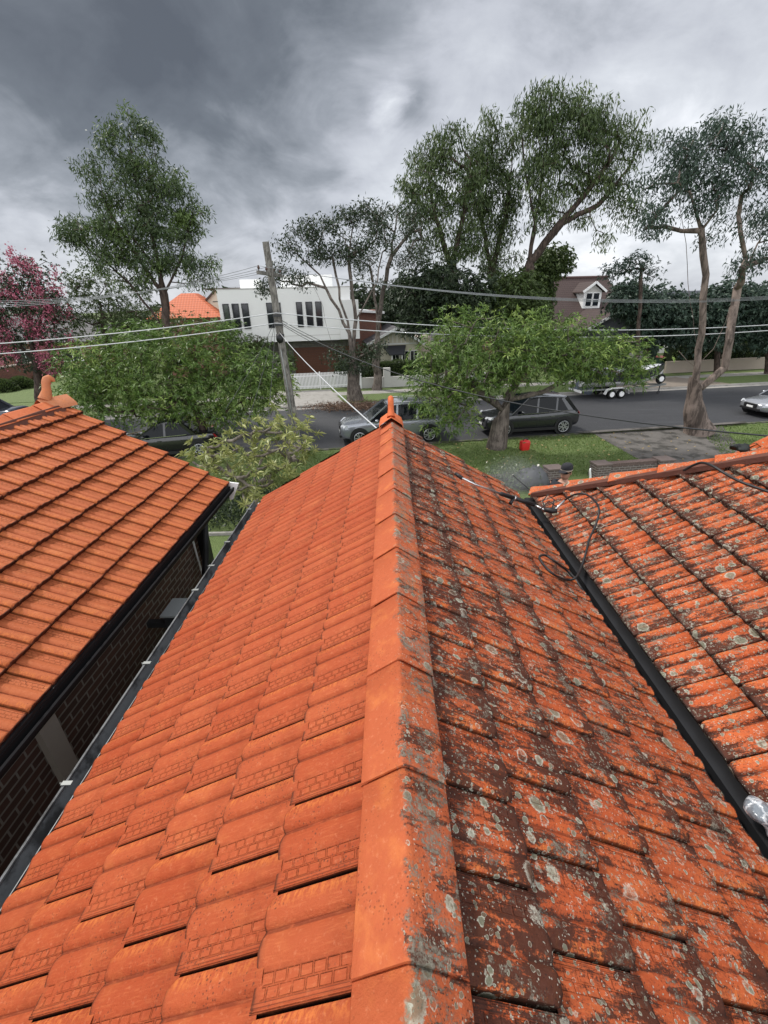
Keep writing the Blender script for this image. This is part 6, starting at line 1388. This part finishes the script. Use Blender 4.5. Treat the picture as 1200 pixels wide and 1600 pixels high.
# ================================================================== PERSON behind the hip
skin = mat('skin', (.42, .23, .16), .55, .4, var=.08); shirt = mat('charcoal_shirt', (.028, .030, .036), .85, .2, var=.2)
ph = ony(885, 736, 6.7); FZ = float(ph[2]) - 1.66; gp_ = np.array([ph[0], ph[1], FZ])
face = math.radians(-140)                     # looks towards the house and to the left
per = thing('person', 'person in dark cap, sunglasses and charcoal shirt standing behind the hip ridge', 'person', gp_, face)
def skinned(name, verts, edges, rad, m, parent, sub=2):
    me = bpy.data.meshes.new(name); me.from_pydata(verts, edges, []); o = link(name, me, m, parent)
    md = o.modifiers.new('skin', 'SKIN'); lay = me.skin_vertices[0] if me.skin_vertices else None
    if lay is None:
        bpy.context.view_layer.objects.active = o; o.select_set(True); bpy.ops.mesh.customdata_skin_add(); lay = me.skin_vertices[0]
    for i, r_ in enumerate(rad): lay.data[i].radius = (r_, r_) if not isinstance(r_, tuple) else r_
    lay.data[0].use_root = True
    s_ = o.modifiers.new('sub', 'SUBSURF'); s_.levels = sub; s_.render_levels = sub
    for p in me.polygons: p.use_smooth = True
    md.use_smooth_shade = True
    return o
# body (front = +x)
V_ = [(0, 0, .95), (0, 0, 1.10), (.01, 0, 1.28), (.0, 0, 1.42), (.01, 0, 1.50), (.02, 0, 1.55),
      (0, .10, .90), (.02, .11, .50), (-.02, .11, .09), (.12, .12, .05),
      (0, -.10, .90), (.05, -.11, .50), (.0, -.11, .09), (.14, -.12, .05),
      (0, .19, 1.40), (.05, .25, 1.16), (.25, .22, 1.10), (.33, .20, 1.10),
      (0, -.19, 1.40), (.10, -.27, 1.19), (.30, -.22, 1.25), (.38, -.20, 1.28)]
E_ = [(0, 1), (1, 2), (2, 3), (3, 4), (4, 5), (0, 6), (6, 7), (7, 8), (8, 9), (0, 10), (10, 11), (11, 12), (12, 13), (3, 14), (14, 15), (15, 16), (16, 17), (3, 18), (18, 19), (19, 20), (20, 21)]
Rr_ = [(.15, .12), (.14, .11), (.17, .12), (.15, .10), .055, .05, .085, .058, .042, .035, .085, .058, .042, .035, .062, .043, .033, .03, .062, .043, .033, .03]
skinned('body', V_, E_, Rr_, skin, per)
k_ = [0, 1, 2, 3]; V2 = [V_[0], V_[1], V_[2], V_[3], V_[14], (.03, .225, 1.27), V_[18], (.06, -.235, 1.29), (.008, 0, 1.475)]
skinned('shirt', V2, [(0, 1), (1, 2), (2, 3), (3, 4), (4, 5), (3, 6), (6, 7), (3, 8)], [(.18, .15), (.175, .145), (.205, .155), (.19, .135), .092, .076, .092, .076, .088], shirt, per)
V3 = [V_[0], V_[6], V_[7], V_[8], V_[10], V_[11], V_[12]]
skinned('trousers', V3, [(0, 1), (1, 2), (2, 3), (0, 4), (4, 5), (5, 6)], [(.165, .13), .10, .072, .058, .10, .072, .058], mat('work_trousers', (.035, .038, .05), .85), per)
for s_ in (-1, 1): MB().blob((.06, s_ * .115, .05), (.15, .055, .055), amp=.03).build('boot', m_black, per, smooth=True)
# head: egg with brow, nose, chin, ears
hd = MB(); rings = []
for z, fx, bx, wy in ((1.525, .045, -.04, .045), (1.545, .085, -.055, .058), (1.575, .10, -.065, .066), (1.60, .100, -.078, .072), (1.63, .100, -.090, .076), (1.66, .094, -.098, .079), (1.69, .096, -.100, .079), (1.72, .088, -.095, .074), (1.75, .06, -.07, .058), (1.765, .02, -.03, .025)):
    cx_ = (fx + bx) / 2; a_ = (fx - bx) / 2; rings.append([(cx_ + a_ * math.cos(q_), wy * math.sin(q_) * (1 - .10 * max(0, math.cos(q_))), z) for q_ in np.linspace(0, 2 * math.pi, 16, endpoint=False)])
hd.loft(rings).build('head', skin, per, smooth=True, sub=1)
MB().loft([[(.092, -.010, 1.66), (.092, .010, 1.66), (.094, 0, 1.66)], [(.118, -.015, 1.615), (.118, .015, 1.615), (.128, 0, 1.62)], [(.095, -.016, 1.605), (.095, .016, 1.605), (.11, 0, 1.602)]]).build('nose', skin, per, smooth=True)
MB().box((.100, 0, 1.580), (.012, .042, .010)).build('mouth', mat('lips', (.28, .11, .09), .5), per, bevel=.004)
for s_ in (-1, 1): MB().blob((-.005, s_ * .080, 1.64), (.018, .010, .032), amp=.05).build('ear', skin, per, smooth=True)
MB().loft([[(x, y, z) for x, y, z in ((.090, -.074, 1.645), (.104, -.04, 1.640), (.112, 0, 1.647), (.104, .04, 1.640), (.090, .074, 1.645), (.090, .074, 1.672), (.106, .04, 1.676), (.114, 0, 1.670), (.106, -.04, 1.676), (.090, -.074, 1.672))], [(x - .008, y * .97, z) for x, y, z in ((.090, -.074, 1.645), (.104, -.04, 1.640), (.112, 0, 1.647), (.104, .04, 1.640), (.090, .074, 1.645), (.090, .074, 1.672), (.106, .04, 1.676), (.114, 0, 1.670), (.106, -.04, 1.676), (.090, -.074, 1.672))]]).bar((.09, -.078, 1.662), (-.01, -.084, 1.662), .006, .012).bar((.09, .078, 1.662), (-.01, .084, 1.662), .006, .012).build('sunglasses', m_cglass, per)
MB().loft([[(-.005 + r_ * 1.22 * math.cos(q_), r_ * math.sin(q_), z) for q_ in np.linspace(0, 2 * math.pi, 18, endpoint=False)] for z, r_ in ((1.675, .070), (1.68, .086), (1.72, .088), (1.76, .080), (1.785, .055), (1.79, .02))]).build('cap', mat('dark_cap', (.022, .022, .026), .9), per, smooth=True, auto=60)
MB().loft([[(-.005 + .0885 * 1.22 * math.cos(q_), .0885 * math.sin(q_), z) for q_ in np.linspace(0, 2 * math.pi, 18, endpoint=False)] for z in (1.680, 1.698)], caps=False).build('cap_band', mat('pale_band', (.42, .36, .30), .8), per, smooth=True)
MB().loft([[(.08, -.072, 1.682), (.10, -.04, 1.69), (.105, 0, 1.694), (.10, .04, 1.69), (.08, .072, 1.682)], [(.15, -.055, 1.672), (.18, -.03, 1.674), (.188, 0, 1.676), (.18, .03, 1.674), (.15, .055, 1.672)]], closed=False, caps=False).build('cap_peak', mat('dark_cap', (.022, .022, .026), .9), per, smooth=True)
def hand(base, d, up, side, parent, name='hand'):
    base = np.array(base, float); d = nv(d); up = np.array(up, float); sd = nv(np.cross(d, up)); up = np.cross(sd, d)
    o = MB().blob(tuple(base + d * .045), (.045, .040, .022), amp=.02)
    b_ = o
    for k, (off, L_) in enumerate(((-.030, .070), (-.010, .080), (.010, .075), (.029, .058))):
        p = base + d * .08 + sd * off; q = p + d * L_ * .45 - up * .01; r_ = q + d * L_ * .25 - up * .03; s_ = r_ - up * .022 - d * .012
        b_.tube([p - d * .02, q, r_, s_], [.0095, .009, .0085, .007], 7)
    p = base + d * .03 - sd * .034 * side; b_.tube([p, p + d * .03 - sd * .02 * side - up * .01, p + d * .055 - sd * .012 * side - up * .02], [.012, .0105, .008], 7)
    return b_.build(name, skin, parent, smooth=True)
hand((.34, .20, 1.10), (1, -.1, .1), (0, 0, 1), 1, per); hand((.39, -.20, 1.285), (1, .1, .25), (0, 0, 1), -1, per)
# a dark water-blasting wand held by the person
hp1 = onz(842, 755, 1.15)
R_ = Matrix.Rotation(face, 3, 'Z'); hw_ = np.array(R_ @ Vector((.44, -.19, 1.29))) + gp_; hw2 = np.array(R_ @ Vector((.40, .19, 1.09))) + gp_
o = thing('wand', 'dark spray wand held level by the person in the cap', 'wand', hw_)
MB().tube([hw2 + (hw2 - hw_) * .3, hw_, hw_ + (hw_ - hw2) * 1.2], .010, 8).build('tube', m_black, o, smooth=True, world=True)
# grey mound and the white pipe
pm = onz(828, 748, .3); o = MB().blob((pm[0], pm[1], .28), (.62, .5, .42), seed=15, amp=.12, nu=20, nvv=14).build('covered_mound', mat('grey_cover', (.055, .058, .062), .8, var=.3, vscale=3, bump=.5, bscale=8), smooth=True); tag(o, 'dark grey rounded mound left of the person behind the hip ridge', 'mound')
pw = onz(922, 744, .7); o = MB().tube([pw + [.06, 0, -.7], pw + [.03, 0, -.1], pw + [-.02, 0, .12], pw + [-.04, 0, .22], pw + [-.03, 0, .27]], [.035, .035, .032, .03, .02], 8).build('white_pipe', m_wtrim, smooth=True); tag(o, 'short white bent pipe against the middle brick pier', 'pipe')
# drifting spray between the hip and the lawn
mm = bpy.data.materials.new('spray'); mm.use_nodes = True; t = NT(mm.node_tree); t.n.clear(); o_ = t.new('ShaderNodeOutputMaterial'); v_ = t.new('ShaderNodeVolumePrincipled')
v_.inputs['Color'].default_value = (.95, .96, .98, 1); pmv = onz(805, 748, 1.0)
tc = t.new('ShaderNodeTexCoord').outputs['Object']; q_ = t.vm('MULTIPLY', t.vm('SUBTRACT', tc, (float(pmv[0]), float(pmv[1]), 1.)), (1 / 1.5, 1 / 1.1, 1 / .95))
dn = t.math('MULTIPLY', t.smooth(t.math('ADD', t.vm('LENGTH', q_), t.math('MULTIPLY', t.math('SUBTRACT', t.noise(tc, 1.6, 3), .5), .5)), .85, .15), .22)
t.put(v_.inputs['Density'], dn); t.l.new(v_.outputs[0], o_.inputs['Volume'])
o = MB().blob((pmv[0], pmv[1], 1.0), (1.5, 1.1, .95), seed=5, amp=.15, nu=20, nvv=14).build('spray_mist', mm); tag(o, 'thin white water mist drifting over the lawn behind the ridge', 'mist', kind='stuff')

# trestle the person stands on, hidden by the roof from here
tl = thing('trestle', 'timber plank trestle that the person in the cap stands on', 'trestle', (gp_[0], gp_[1], 0), .3)
MB().box((0, 0, FZ - .03), (.9, .45, .05)).build('plank', mat('plank_wood', (.30, .20, .11), .8), tl)
for sx in (-1, 1):
    for sy in (-1, 1): MB().bar((sx * .40, sy * .18, FZ - .056), (sx * .48, sy * .40, 0), .05, .05, up=(1, 0, 0)).build('leg', m_clip, tl)
